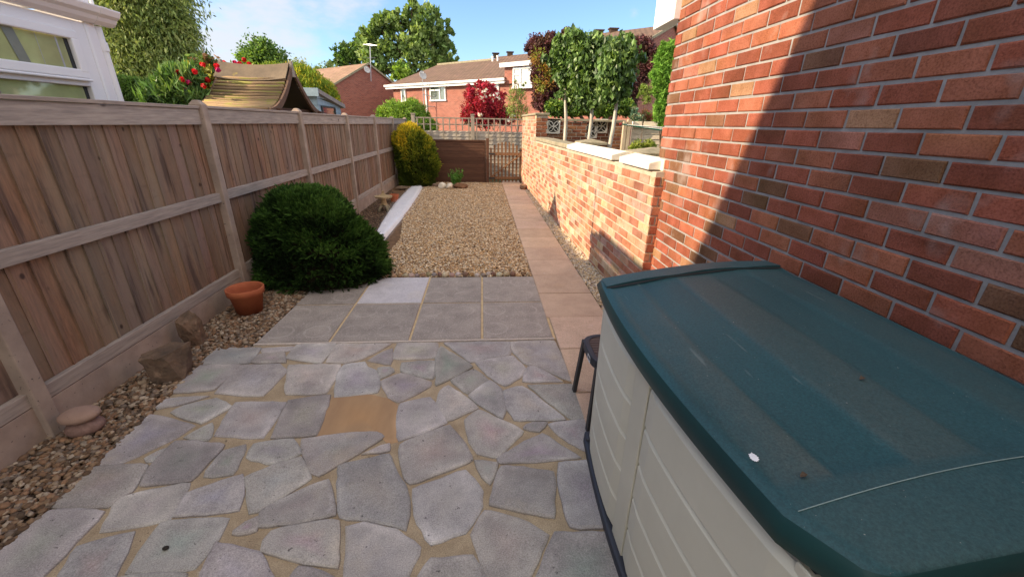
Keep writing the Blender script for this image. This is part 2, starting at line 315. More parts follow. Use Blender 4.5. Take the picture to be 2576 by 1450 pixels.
# ---------------------------------------------------------------- pebbles
_t=(1+5**.5)/2
ICO_V=np.array([(-1,_t,0),(1,_t,0),(-1,-_t,0),(1,-_t,0),(0,-1,_t),(0,1,_t),(0,-1,-_t),(0,1,-_t),(_t,0,-1),(_t,0,1),(-_t,0,-1),(-_t,0,1)])/math.sqrt(1+_t*_t)
ICO_F=np.array([(0,11,5),(0,5,1),(0,1,7),(0,7,10),(0,10,11),(1,5,9),(5,11,4),(11,10,2),(10,7,6),(7,1,8),(3,9,4),(3,4,2),(3,2,6),(3,6,8),(3,8,9),(4,9,5),(2,4,11),(6,2,10),(8,6,7),(9,8,1)])
def pebbles(name,P,size,pal,mat,flatten=.55,tilt=.5):
    n=len(P); s=RNG.uniform(size[0],size[1],(n,1,1)); v=np.repeat(ICO_V[None],n,0)
    v=v*(1+RNG.uniform(-.22,.22,(n,12,1))); v[:,:,0]*=RNG.uniform(.8,1.35,(n,1)); v[:,:,2]*=flatten*RNG.uniform(.7,1.3,(n,1)); v=v*s
    a=RNG.uniform(0,6.28,n); b=RNG.normal(0,tilt,n); ca,sa,cb,sb=np.cos(a),np.sin(a),np.cos(b),np.sin(b)
    x=v[:,:,0]*cb[:,None]+v[:,:,2]*sb[:,None]; z=-v[:,:,0]*sb[:,None]+v[:,:,2]*cb[:,None]; y=v[:,:,1]
    X=x*ca[:,None]-y*sa[:,None]; Y=x*sa[:,None]+y*ca[:,None]; V=np.stack([X,Y,z],-1)+P[:,None,:]
    Fc=(ICO_F[None]+(np.arange(n)*12)[:,None,None]).reshape(-1,3)
    pal=np.array(pal); c=pal[RNG.integers(0,len(pal),n)]*RNG.uniform(.75,1.2,(n,1)); cols=np.repeat(c,12,0)
    o=npmesh(name,V.reshape(-1,3),Fc,cols,mat); return o
GRAV=[(.66,.50,.31),(.56,.37,.20),(.76,.61,.43),(.34,.21,.11),(.50,.42,.32),(.66,.44,.23),(.86,.75,.56),(.26,.165,.09),(.64,.42,.20)]
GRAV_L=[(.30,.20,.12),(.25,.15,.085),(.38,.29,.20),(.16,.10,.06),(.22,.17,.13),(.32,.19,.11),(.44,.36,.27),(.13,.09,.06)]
GRAV_R=[(.62,.54,.40),(.55,.43,.27),(.70,.64,.54),(.46,.40,.34),(.60,.46,.28)]
# ---------------------------------------------------------------- foliage
def unit(v): return v/np.maximum(np.linalg.norm(v,axis=-1,keepdims=True),1e-9)
def leaves(name,P,D,L,W,cols,mat,parent=None,curl=.25):
    """P centres, D leaf direction, L/W arrays or floats"""
    n=len(P); D=unit(D); S=unit(np.cross(D,RNG.normal(size=(n,3)))); Nn=np.cross(D,S)
    L=np.broadcast_to(np.asarray(L,float),(n,))[:,None]*RNG.uniform(.7,1.3,(n,1)); W=np.broadcast_to(np.asarray(W,float),(n,))[:,None]*RNG.uniform(.7,1.3,(n,1))
    a=P-D*L*.5; b=P+S*W*.5+Nn*W*curl; c=P+D*L*.5; d=P-S*W*.5+Nn*W*curl
    V=np.stack([a,b,c,d],1).reshape(-1,3); i=np.arange(n)*4
    Fc=np.stack([np.stack([i,i+1,i+2],-1),np.stack([i,i+2,i+3],-1)],1).reshape(-1,3)
    return npmesh(name,V,Fc,np.repeat(cols,4,0),mat,parent)
def crown(blobs,Y,nsub,per,spread,pal,zs=1.,dep=None,jit=.0,shell=.55):
    """blobs (px,py,r) -> leaf points, outward dirs, colours; clumped"""
    PP=[];DD=[];CC=[]; pal=np.array(pal)
    for (x,y,r) in blobs:
        c=np.array(AY(x,y,Y)); rad=r/F*(Y*math.cos(TH)); dp=dep if dep else rad
        k=max(3,int(nsub*(r/40.)**1.6)) if nsub>0 else -nsub
        d=unit(RNG.normal(size=(k,3))); rr=RNG.uniform(shell,1.0,(k,1))**.6
        sc=c+d*rr*np.array([rad,dp,rad*zs]); br=RNG.uniform(.7,1.25,k); pi=RNG.integers(0,len(pal),k)
        off=RNG.normal(size=(k,per,3))*spread*rad*.5; p=sc[:,None]+off
        PP.append(p.reshape(-1,3)); DD.append((unit(p-c)).reshape(-1,3)); cc=pal[pi]*br[:,None]; CC.append((cc[:,None]*RNG.uniform(.75,1.25,(k,per,1))).reshape(-1,3))
    return np.concatenate(PP),np.concatenate(DD),np.concatenate(CC)
def tree(name,label,cat,blobs,Y,pal,leaf,nsub=30,per=40,spread=.5,base=None,trunk_r=.2,mat='leaf',hang=0.,up=0.,group=None,trunkmat='bark',zs=1.,dep=None,limbs=True,shell=.4,zbase=0.):
    xs=[b[0] for b in blobs]; by=max(b[1] for b in blobs); bx=base if base else sum(xs)/len(xs)
    b0=AY(bx,by,Y); b0=Vector((b0.x,b0.y,zbase)); e=empty(name,b0,label,cat,group)
    P,D,Cc=crown(blobs,Y,nsub,per,spread,pal,zs,dep,shell=shell)
    k=P[:,2]>zbase+.02; P,D,Cc=P[k],D[k],Cc[k]
    D=D*.5+RNG.normal(size=P.shape)*.6; D[:,2]+=up-hang
    leaves('crown',P,D,leaf[0],leaf[1],Cc,M[mat],e)
    if limbs:
        mb=MB(); top=max(AY(x,y,Y).z for x,y,r in blobs)*.7; mid=Vector((b0.x,b0.y,zbase+(top-zbase)*.45))
        mb.tube([b0,b0.lerp(mid,.5)+Vector((trunk_r*.4,0,0)),mid,Vector((b0.x,b0.y,top))],[trunk_r,trunk_r*.85,trunk_r*.7,trunk_r*.2],9)
        for (x,y,r) in blobs:
            p=AY(x,y,Y); s=Vector((b0.x,b0.y,min(max(zbase+.3,p.z-abs(p.x-b0.x)*.9-.5),top))); q=s.lerp(p,.5)+Vector((0,0,-.1*abs(p.x-b0.x)))
            mb.tube([s,q,p],[trunk_r*.35,trunk_r*.2,trunk_r*.06],6)
        mb.build('trunk',M[trunkmat],e,smooth=True)
    return e
# ================================================================ GROUND
def struct(mb,name,mat,**k): return tag(mb.build(name,mat,**k),kind='structure')
mb=MB(); mb.box(-300,300,-40,500,-.5,-.03); struct(mb,'ground',M['ground'])
FX=-2.224; S=1.846; PY=[1.811+S*k for k in range(-2,7)]       # fence line and post positions
def wallx(Y): return 1.2535-.028*(Y-4.715)
# crazy paving
def VA(x,y): return (386.4+.45*x,805+.45*y)
def VB(x,y): return (.31174*x,998.2+.31174*y)
ST_A=[[(360,160),(600,158),(535,243),(262,250)],[(608,160),(790,148),(775,172),(615,188)],[(600,195),(725,183),(740,240),(550,240)],
[(800,142),(1020,136),(935,243),(850,230),(750,215)],[(1030,136),(1330,134),(1170,215),(1080,238),(965,235)],[(1335,160),(1325,248),(1200,225),(1290,180)],
[(1365,130),(1590,130),(1582,213),(1340,220)],[(1625,130),(1995,125),(1990,195),(1775,235),(1700,180)],[(2003,125),(2240,118),(2335,345),(2120,255),(2075,240),(2005,170)],
[(1603,150),(1785,262),(1578,370),(1580,220)],[(1800,237),(2005,202),(2077,275),(2040,325),(1965,370),(1890,325)],[(2090,265),(2130,262),(2285,345),(2065,345)],
[(1390,240),(1570,230),(1560,335),(1390,290)],[(1660,340),(1785,278),(1875,340),(1760,410)],[(1270,345),(1385,298),(1550,348),(1540,375),(1370,462),(1320,430)],
[(1065,252),(1185,237),(1195,268),(1240,285),(1260,345),(1250,405),(1015,430),(1030,300)],[(1250,270),(1320,262),(1345,290),(1270,330)],[(755,252),(1040,250),(970,410),(740,415)],
[(490,255),(700,250),(745,285),(610,425),(350,408)],[(260,258),(485,255),(340,390),(90,408)],[(460,462),(735,462),(615,655),(345,648)],[(755,455),(990,420),(940,560),(915,640),(665,658)],
[(830,667),(1240,627),(1290,655),(930,868),(890,855),(850,760)],[(560,692),(770,670),(825,745),(670,808),(525,770)],[(1380,467),(1545,434),(1600,500),(1635,575),(1370,678),(1362,560)],
[(1605,397),(1650,368),(1815,490),(1640,565),(1590,470)],[(1762,425),(1885,337),(1945,392),(1968,500),(1948,548),(1820,470)],[(1955,397),(2065,372),(2305,558),(2020,558),(1975,480)],
[(2092,367),(2360,364),(2420,550),(2340,557)],[(1740,562),(1820,502),(2063,620),(1935,763),(1810,750),(1770,680)],[(2080,587),(2200,572),(2150,628),(2075,608)],[(2200,582),(2410,562),(2425,738),(2290,655)],
[(1925,770),(2170,637),(2385,770),(1945,803)],[(1377,700),(1650,592),(1740,700),(1783,785),(1442,918),(1400,870)],[(1170,752),(1320,692),(1310,735)],[(1032,820),(1320,752),(1330,800),(1378,900),(1408,930),(1428,1080),(1408,1178),(1300,1130),(1047,1098)],
[(507,880),(820,767),(878,888),(640,1038),(540,1083),(530,950)],[(642,1047),(973,892),(1008,1093),(592,1163),(612,1080)],[(192,968),(498,867),(478,1063),(122,1096)],[(442,1183),(578,1100),(578,1178),(490,1198)],
[(1797,790),(1928,802),(1878,918),(1840,878)],[(1452,950),(1740,842),(1828,960),(1828,1040),(1740,1178),(1552,1253),(1482,1130)],[(1942,820),(2233,852),(2233,1103),(1880,1033)],[(2262,800),(2480,795),(2560,1155),(2327,1158),(2282,970)],
[(1850,1062),(2030,1112),(2198,1200),(2060,1500),(1900,1480),(1782,1200)],[(2242,1197),(2600,1190),(2700,1600),(2100,1600)],[(1072,1162),(1180,1132),(1350,1182),(1488,1267),(1390,1480),(1300,1560),(1075,1500),(1092,1310)],
[(662,1177),(1028,1122),(1028,1393),(900,1358),(602,1293)],[(1480,1450),(1552,1332),(1680,1342),(1780,1322),(1880,1500),(1700,1640),(1480,1600)],[(770,1440),(820,1382),(1000,1440),(1040,1600),(760,1620)]]
ST_B=[[(1245,108),(1350,20),(1690,0),(1500,52)],[(1212,142),(1568,235),(1420,328),(962,543),(772,548)],[(1382,130),(1500,72),(1740,22),(1878,80),(1620,213)],[(1482,330),(1718,212),(1688,348)],
[(1422,357),(1808,390),(1538,678),(1132,713),(1232,560)],[(1170,500),(1375,405),(1240,525)],[(747,572),(1188,552),(1060,758),(860,893),(432,888)],[(1802,440),(1988,387),(1878,628),(1642,648)],[(972,812),(1528,697),(1358,998),(822,1088)],
[(392,927),(838,932),(598,1188),(350,1440),(150,1600),(-260,1600),(30,1250)],[(622,1212),(1078,1102),(920,1440),(850,1600),(400,1600)],[(1302,1022),(1848,982),(1738,1160),(1558,1388),(1030,1418)],[(1742,1172),(2078,1262),(2200,1440),(2150,1600),(1560,1600),(1640,1430)],[(960,1460),(1500,1425),(1420,1620),(900,1640)]]
def stone_mesh(mb,pts,z=.012,seg=.035,col=(1,1,1)):
    pts=[Vector((p.x,p.y,0)) for p in pts]; ring=[]
    for i,p in enumerate(pts):
        q=pts[(i+1)%len(pts)]; n=max(2,int((q-p).length/seg))
        for k in range(n):
            t=k/n; v=p.lerp(q,t); ring.append(v+Vector((random.uniform(-1,1),random.uniform(-1,1),0))*(.0045))
    c=sum(ring,Vector())/len(ring); n=len(ring); ring=[v+(v-c).normalized()*(.0165+random.uniform(-.004,.004)) for v in ring]
    # round the corners a little
    ring=[(ring[i-1]*.12+ring[i]*.76+ring[(i+1)%n]*.12) for i in range(n)]
    R=[[],[],[],[]]
    for v in ring:
        d=(c-v); l=d.length; d=d/l if l>0 else d
        for q,ins in enumerate((0,.005,.016,.055)): R[q].append(v+d*min(ins,l*(.05,.1,.3,.55)[q]))
    tl=random.uniform(-.005,.005),random.uniform(-.005,.005); dz=random.uniform(-.003,.002)
    zf=lambda v,zz: zz+dz+(v.x-c.x)*tl[0]+(v.y-c.y)*tl[1]
    ph=[random.uniform(0,6.28) for _ in range(3)]
    def pal(i,k):
        a=2*math.pi*i/n; f=max(0,math.sin(a+ph[0])*.6+math.sin(2*a+ph[1])*.5+math.sin(5*a+ph[2])*.35)*.26*k
        return tuple(min(1.7,x*(1+f)) for x in col)
    vs=[(v.x,v.y,-.008) for v in R[0]]+[(v.x,v.y,zf(v,z-.005)) for v in R[1]]+[(v.x,v.y,zf(v,z)) for v in R[2]]+[(v.x,v.y,zf(v,z)+.001) for v in R[3]]+[(c.x,c.y,zf(c,z)+random.uniform(-.0015,.002))]
    cols=[tuple(x*.6 for x in (1,.85,.68))]*n+[pal(i,.5) for i in range(n)]+[pal(i,1.) for i in range(n)]+[col]*n+[tuple(x*random.uniform(.88,1.08) for x in col)]
    fs=[]
    for a in (0,n,2*n): fs+=[(a+i,a+(i+1)%n,a+n+(i+1)%n,a+n+i) for i in range(n)]
    fs+=[(3*n+i,3*n+(i+1)%n,4*n) for i in range(n)]; mb.add(vs,fs,cols)
mb=MB(); mb.prism([(-1.9,-1.5),(.62,-1.5),(.62,2.69),(-1.66,2.69),(-1.885,2.62),(-1.84,2.0),(-1.80,1.3),(-1.80,.6)],-.02,0.0); struct(mb,'patio_mortar',M['pmortar'])
mb=MB()
for L,fn in ((ST_A,VA),(ST_B,VB)):
    for poly in L:
        b=random.uniform(.80,1.15); stone_mesh(mb,[G(*fn(*q)) for q in poly],col=(b*random.uniform(.97,1.04),b,b*random.uniform(.97,1.04)))
# stones behind the photographer, continuing the patio
for ix in range(-4,2):
    for iy in range(4):
        x=-1.62+ .47*(ix+4); y=-1.4+.48*iy
        if y+.42<.62-.0*x and x+.4<.62: stone_mesh(mb,[Vector((x+random.uniform(0,.05),y+random.uniform(0,.05),0)),Vector((x+.40,y+random.uniform(0,.06),0)),Vector((x+.43,y+.41,0)),Vector((x+random.uniform(0,.05),y+.42,0))])
struct(mb,'crazy_paving',M['stone'])
# cement patch where a stone is missing
mb=MB(); P=[G(*VA(*q)) for q in ((1003,425),(1100,414),(1210,417),(1318,438),(1368,490),(1362,600),(1358,680),(1292,682),(1250,625),(1080,638),(905,656),(940,560))]
stone_mesh(mb,P,z=.004); struct(mb,'cement_patch',pmat('cement_patch',(.44,.29,.16),(.33,.21,.12),5,.95,60,.4,.003,stretch=(1,.3,1)))
# square slabs
XC=[-1.66,-1.137,-.556,-.015,.533]; YC=[2.70,3.378,4.045]
def slab(mb,uvs,poly,z,col):
    b=len(mb.v); c=sum((Vector(p) for p in poly),Vector((0,0)))/len(poly)
    n=len(poly); inn=[Vector(p)+(c-Vector(p)).normalized()*.006 for p in poly]
    mb.add([(p[0],p[1],-.02) for p in poly]+[(p[0],p[1],z-.004) for p in poly]+[(p[0],p[1],z) for p in inn],[(i,(i+1)%n,n+(i+1)%n,n+i) for i in range(n)]+[(n+i,n+(i+1)%n,2*n+(i+1)%n,2*n+i) for i in range(n)]+[tuple(range(2*n,3*n))],col)
def slabmat():
    m,t,p=newmat('patterned_slab'); v=coords(t); col=mixc(t,ramp(t,noise(t,6,7,.6,v),.3,.7),(.36,.322,.288),(.245,.218,.198))
    sp=ramp(t,noise(t,120,3,.6,v),.55,.72); col=mixc(t,sp,col,(.52,.48,.45)); col=mixc(t,1.,col,mixc(t,ramp(t,noise(t,230,3,.7,v),.3,.7),(.7,.7,.7),(1.28,1.28,1.28)),'MULTIPLY')
    # faint worn ring pattern repeated twice per slab
    ge=N(t,'ShaderNodeNewGeometry'); sx=N(t,'ShaderNodeSeparateXYZ'); t.links.new(ge.outputs['Position'],sx.inputs[0])
    def mth(op,a,b=None):
        n=N(t,'ShaderNodeMath',operation=op)
        for i,q in enumerate((a,b)):
            if q is None: continue
            if isinstance(q,(int,float)): n.inputs[i].default_value=q
            else: t.links.new(q,n.inputs[i])
        return n.outputs[0]
    fx=mth('SUBTRACT',mth('FRACT',mth('DIVIDE',mth('ADD',sx.outputs[0],5.535),.2745)),.5); fy=mth('SUBTRACT',mth('FRACT',mth('DIVIDE',mth('SUBTRACT',sx.outputs[1],2.70),.336)),.5)
    r=mth('SQRT',mth('ADD',mth('POWER',mth('MULTIPLY',fx,.2745),2),mth('POWER',mth('MULTIPLY',fy,.336),2)))
    ring=mth('ABSOLUTE',mth('SUBTRACT',r,.092)); k=ramp(t,ring,.013,.002); k=mixc(t,1.,k,ramp(t,noise(t,5,3,.5,v),.4,.6),'MULTIPLY'); k=mixc(t,1.,k,.32,'MULTIPLY')
    col=mixc(t,k,col,(.55,.50,.46)); col=mixc(t,1.,col,attr(t),'MULTIPLY'); t.links.new(col,p.inputs['Base Color']); p.inputs['Roughness'].default_value=.93; p.inputs['Specular IOR Level'].default_value=.2
    bump(t,p,noise(t,150,4,.6,v),.5,.003); return m
mb=MB(); mb.prism([(-1.66,2.69),(.545,2.69),(.545,4.05),(-1.62,4.05)],-.02,.006); struct(mb,'slab_joint_mortar',pmat('pale_mortar',(.60,.46,.27),(.48,.35,.2),20,.95,60,.4,.003))
mb=MB(); mw=MB()
for j in range(2):
    for i in range(4):
        g=.009; x0,x1,y0,y1=XC[i]+g,XC[i+1]-g,YC[j]+g,YC[j+1]-g; b=random.uniform(.92,1.08)
        poly=[(x0,y0),(x1,y0),(x1,y1),(x0,y1)]
        if i==0 and j==0: poly=[(-1.655,y0),(x1,y0),(x1,y1),(-1.645,y1)]
        if i==1 and j==1: slab(mw,None,poly,.016,(1.25,1.27,1.3)); continue
        slab(mb,None,poly,.014,(b,b,b))
struct(mb,'patio_slabs',slabmat(),recalc=True); struct(mw,'pale_patio_slab',M['slab'])
mb=MB(); mb.box(-1.66,.53,2.682,2.70,-.02,.014,(1.3,1.2,1.05)); struct(mb,'slab_edge_strip',M['slab'])
# path of small pinkish slabs
mb=MB(); PX0,PX1=.520,1.035; ys=4.0843
for k in range(-7,15):
    y0=ys+.5175*k+.004; y1=y0+.5175-.008; b=random.uniform(.88,1.1); d=random.uniform(-.004,.004)
    x0=PX0+.012*max(0,k)/14+.004; x1=PX1+.002
    if y0<2.7: x0=.548
    slab(mb,None,[(x0,y0),(x1,y0),(x1,y1),(x0,y1)],.016+d*.5,(b*1.02,b,b*random.uniform(.94,1.0)))
struct(mb,'garden_path',M['path'])
mb=MB(); mb.box(.50,1.04,.4,11.35,-.04,.004,(.6,.55,.5)); struct(mb,'path_bedding',M['pmortar'])
# gravel beds
mb=MB(); mb.prism([(-1.25,4.03),(.525,4.03),(.53,11.45),(-2.2,11.45),(-2.2,10.1),(-1.75,8.8),(-1.35,6.0)],-.03,-.004,(2.2,1.9,1.6)); struct(mb,'gravel_bed',M['soil'])
mb=MB(); mb.box(1.04,1.45,.2,11.5,-.03,-.004,(2.2,1.9,1.6)); struct(mb,'side_gravel_bed',M['soil'])
mb=MB(); mb.prism([(-2.6,-2),(-1.8,-2),(-1.80,1.3),(-1.84,2.0),(-1.885,2.62),(-1.66,2.68),(-1.66,4.04),(-1.25,4.04),(-1.35,6.0),(-1.75,8.8),(-2.2,10.1),(-2.6,10.1)],-.05,-.006); struct(mb,'border_soil',M['soil'])
def inside(poly,x,y):
    r=np.zeros(len(x),bool); n=len(poly)
    for i in range(n):
        x1,y1=poly[i];x2,y2=poly[(i+1)%n]
        c=((y1>y)!=(y2>y))&(x<(x2-x1)*(y-y1)/(y2-y1+1e-12)+x1); r^=c
    return r
def scatter(poly,n,z=.004,zr=.012):
    a=np.array(poly); lo=a.min(0); hi=a.max(0); x=RNG.uniform(lo[0],hi[0],n); y=RNG.uniform(lo[1],hi[1],n); k=inside(poly,x,y)
    return np.stack([x[k],y[k],RNG.uniform(z,z+zr,k.sum())],-1)
BED=[(-1.2,4.06),(.513,4.06),(.525,11.45),(-2.15,11.45),(-1.85,10.3),(-1.62,8.8),(-1.15,5.6)]
P=scatter([(x,y) for x,y in BED],105000); keep=RNG.random(len(P))<np.clip(1.25-(P[:,1]-4)*.07,.5,1); P=P[keep]
o=pebbles('gravel',P,(.007,.015),GRAV,M['pebble']); tag(o,'tan and cream gravel filling the wide bed beside the slab path','gravel',kind='stuff')
P=scatter([(1.045,3.0),(1.36,3.0),(1.28,4.7),(1.17,8.0),(1.09,11.3),(1.045,11.3)],11000)
o=pebbles('gravel',P,(.008,.019),GRAV_R,M['pebble']); tag(o,'pale gravel strip along the foot of the brick garden wall','gravel',kind='stuff')
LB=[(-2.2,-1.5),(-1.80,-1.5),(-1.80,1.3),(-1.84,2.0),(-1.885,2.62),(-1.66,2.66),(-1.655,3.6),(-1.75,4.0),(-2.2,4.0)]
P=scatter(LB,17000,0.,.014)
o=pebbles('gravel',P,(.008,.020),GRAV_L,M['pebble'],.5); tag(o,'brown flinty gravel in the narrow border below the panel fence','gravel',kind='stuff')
P=scatter([(-2.2,4.4),(-1.3,4.4),(-1.5,6.2),(-1.8,8.8),(-2.2,10.2)],9000,-.006,.01)
o=pebbles('gravel',P,(.007,.014),[(.22,.14,.09),(.16,.1,.06),(.3,.2,.13),(.12,.08,.05)],M['pebble']); tag(o,'dark bark and dirt chippings in the border behind the white wrapped package','chippings',kind='stuff')
# ================================================================ PANEL FENCE
fence=empty('panel_fence',(FX,1.811,0),'long weathered brown panel fence between concrete posts along the left side','fence')
ztops=[1.59,1.60,1.60,1.612,1.61,1.60,1.605,1.60,1.60]
for k,y in enumerate(PY):
    mb=MB(); hw=.036; zt=ztops[k]+.025
    x0,x1=FX-.05,FX+.05
    mb.add([(x0,y-hw,-.3),(x1,y-hw,-.3),(x1,y+hw,-.3),(x0,y+hw,-.3),(x0,y-hw,zt-.02),(x1,y-hw,zt-.02),(x1,y+hw,zt-.02),(x0,y+hw,zt-.02),(FX-.02,y-.02,zt+.012),(FX+.02,y-.02,zt+.012),(FX+.02,y+.02,zt+.012),(FX-.02,y+.02,zt+.012)],
      [(0,1,5,4),(1,2,6,5),(2,3,7,6),(3,0,4,7),(4,5,9,8),(5,6,10,9),(6,7,11,10),(7,4,8,11),(8,9,10,11),(3,2,1,0)],(1.05,.98,.95))
    mb.build('post',M['conc'],fence,bevel=.006)
def gboard(y0,y1,z1):
    mb=MB(); n=24; 
    mb.box(FX-.028,FX+.022,y0,y1,-.25,z1,(1.12,1.02,.98)); return mb.build('gravel_board',M['conc'],fence,bevel=.004)
for k in range(len(PY)-1):
    y0,y1=PY[k]+.030,PY[k+1]-.030; zt=(ztops[k]+ztops[k+1])/2; zb=.19+(.01 if k%2 else 0)
    gboard(y0,y1,zb-.004)
    mb=MB(); y=y0+.004; i=0
    while y<y1-.02:
        wd=random.uniform(.100,.125); ye=min(y+wd,y1-.002); lean=random.uniform(-.004,.004); cup=random.uniform(.002,.007)*(1.9 if k<=2 else 1); out=random.uniform(0,.003)
        b=random.uniform(.82,1.18); cc=(b,b*random.uniform(.95,1.03),b*random.uniform(.92,1.05))
        nz=7; vs=[];prof=[]
        for q in range(6):
            t=q/5; prof.append((y+(ye-y)*t-.006*(q==0), .0075*(1-t)+.004*t+cup*(4*(t-.5)**2-.4)+out))
        for r in range(nz+1):
            z=zb+.07+(zt-.06-zb-.07)*r/nz; wob=math.sin(r*1.3+i*2.1)*.0025*random.uniform(.2,1)
            for (py,px) in prof: vs.append((FX-.016+px+wob+lean*(r/nz-.5),py,z))
        fs=[(r*6+q,r*6+q+1,(r+1)*6+q+1,(r+1)*6+q) for r in range(nz) for q in range(5)]
        base=len(vs); e0=[(FX-.026,y-.006,zb+.02),(FX-.026,y-.006,zt-.03)]
        vs+=e0; fs.append((0,base,base+1,nz*6)); mb.add(vs,fs,cc); y+=wd*random.uniform(.86,.93); i+=1
    mb.box(FX-.034,FX-.027,y0,y1,zb,zt-.03,(.7,.7,.7))
    pan=mb.build('board_panel',M['board'],fence,recalc=False)
    for (za,zc,nm,d) in ((zt-.135,zt-.024,'top_rail',.030),((zb+zt)/2-.055+.02,(zb+zt)/2+.022+.02,'middle_rail',.034),(zb,zb+.075,'bottom_rail',.034)):
        r=MB(); b=random.uniform(.92,1.1); r.box(FX-.01,FX-.01+d,y0+.002,y1-.002,za,zc,(b,b,b)); r.build(nm,M['rail'],pan,bevel=.003)
    r=MB(); r.box(FX-.04,FX+.032,y0,y1,zt-.022,zt,(1.0,.97,.95)); r.build('capping',M['rail'],pan,bevel=.004)
# ================================================================ GARDEN WALL (real bricks)
wall=empty('garden_wall',(wallx(7),7,0),'sunlit red and buff brick garden wall running beside the path to the gate','wall')
WY0,WY1=3.07,11.45; wu=np.array([wallx(WY1)-wallx(WY0),WY1-WY0,0]); WL=np.linalg.norm(wu); wu/=WL; wn=np.array([-wu[1],wu[0],0])
TH_=.22
def wtop(u): 
    Y=WY0+u; return 1.205 if Y<9.1 else 1.68
V,Fs,Cs=brick_wall((wallx(WY0),WY0,0),wu,wn,WL,-.03,1.70,GPAL,RNG,ztop=wtop)
mb=MB(); mb.add(V,Fs,Cs)
V,Fs,Cs=brick_wall((wallx(WY0),WY0,0),(1,0,0),(0,-1,0),.21,-.03,1.205,HPAL,RNG,L=.1); mb.add(V,Fs,Cs)  # near end face: weaker grazing light put into a darker brick palette
yy=9.1; V,Fs,Cs=brick_wall((wallx(yy)+.0,yy,0),(1,0,0),(0,-1,0),TH_+.02,1.20,1.70,[(.30,.12,.07),(.24,.09,.055),(.36,.16,.09)],RNG,L=.215); mb.add(V,Fs,Cs)  # pier end face: its shade is put into a darker brick palette
mb.build('brick_face',M['brick'],wall,recalc=False)
mb=MB(); p0=Vector((wallx(WY0),WY0,0));u3=Vector(wu);n3=Vector(wn)
def wbox(mb,ua,ub,d0,d1,z0,z1,col=(1,1,1)):
    q=[p0+u3*a-n3*b for a,b in ((ua,d0),(ub,d0),(ub,d1),(ua,d1))]; mb.prism([(v.x,v.y) for v in q],z0,z1,col)
wbox(mb,.006,9.1-WY0,.006,TH_,-.1,1.196); wbox(mb,9.108-WY0,WL,.006,TH_+.02,-.1,1.69); mb.build('mortar_core',M['mortar_warm'],wall)
mb=MB()
y=5.98-WY0
while y<9.1-WY0-.05:
    l=min(.6,9.1-WY0-.004-y); wbox(mb,y,y+l-.008,-.03,TH_+.03,1.204,1.262+random.uniform(-.006,.006)); y+=l
mb.build('coping',M['coping'],wall,bevel=.008)
mb=MB(); wbox(mb,9.07-WY0,WL,-.03,TH_+.06,1.69,1.735); mb.build('pier_cap',M['coping'],wall,bevel=.01)
for a,b in ((4.02,4.93),(4.94,5.96),(3.14,3.80)):
    mb=MB(); ua,ub=a-WY0,b-WY0; prof=[(-.035,1.205),(TH_+.03,1.205),(TH_+.03,1.245),(TH_/2,1.29),(-.035,1.255)]
    mb.extr([p0+u3*ua-n3*d+Vector((0,0,z)) for d,z in prof],u3*(ub-ua)); mb.build('coping',M['white_coping'],wall,bevel=.006)['label']='new white coping stone'
mb=MB(); mb.box(1.36,1.60,3.10,3.42,1.20,1.285); mb.build('coping',M['white_coping'],wall,bevel=.006)
# piers on the neighbour's side with pyramidal caps
for (X,Y,w_) in ((1.62,6.35,.24),(1.66,4.05,.24)):
    e=empty('brick_pier',(X,Y,0),'brick pier with '+('small flat stone cap behind the long white coping' if Y>5 else 'wide mossy cap behind the gap between white copings'),'pier','piers behind the garden wall')
    mb=MB(); mb.box(X-w_/2+.01,X+w_/2-.01,Y-w_/2,Y+w_/2,0,1.245); mb.build('shaft',M['mortar_warm'],e)
    mb=MB()
    for (o_,ud,nd) in (((X-w_/2,Y-w_/2,0),(1,0,0),(0,-1,0)),((X-w_/2,Y+w_/2,0),(0,-1,0),(-1,0,0))):
        V,Fs,Cs=brick_wall(o_,ud,nd,w_,.5,1.245,BPAL,RNG); mb.add(V,Fs,Cs)
    mb.build('brick_face',M['brick'],e,recalc=False)
    mb=MB(); c=.2 if Y>5 else .22; mb.add([(X-c,Y-c,1.245),(X+c,Y-c,1.245),(X+c,Y+c,1.245),(X-c,Y+c,1.245),(X-c,Y-c,1.285),(X+c,Y-c,1.285),(X+c,Y+c,1.285),(X-c,Y+c,1.285),(X,Y,1.33)],[(3,2,1,0),(0,1,5,4),(1,2,6,5),(2,3,7,6),(3,0,4,7),(4,5,8),(5,6,8),(6,7,8),(7,4,8)]); mb.build('cap',M['coping'],e,bevel=.006)
# ================================================================ OWN HOUSE (right)
HX=1.37; HY=3.23
house=empty('brick_house',(HX,HY,0),'large red brick house wall filling the right side behind the storage box','house')
V,Fs,Cs=brick_wall((HX,HY,0),(0,-1,0),(-1,0,0),HY+3.2,0.02,3.3,HPAL,RNG); mb=MB(); mb.add(V,Fs,Cs); mb.build('brick_face',M['brick'],house,recalc=False)
mb=MB(); mb.box(HX+.006,6.5,-3.2,HY-.01,-.2,3.3); mb.build('wall_core',M['mortar'],house)
quad_uv('rear_wall',[[(HX+.01,HY-.006,0),(6.5,HY-.006,0),(6.5,HY-.006,3.3),(HX+.01,HY-.006,3.3)]],M['fbrick'],house)
zc=AX(1700,54,HX).z
mb=MB(); mb.box(HX-.045,HX+.05,HY-.02,HY+.34,zc,zc+.5); mb.build('box_end',M['upvc'],house,bevel=.005)
mb=MB(); mb.box(HX+.05,6.4,HY+.27,HY+.34,zc+.10,zc+.32); mb.box(HX+.05,6.4,HY,HY+.27,zc+.10,zc+.12); mb.build('fascia',M['upvc'],house)
mb=MB(); mb.tube([(HX-.04,HY+.40,zc+.31),(6.4,HY+.40,zc+.31)],.055,10); mb.build('gutter',M['upvc'],house,smooth=True)
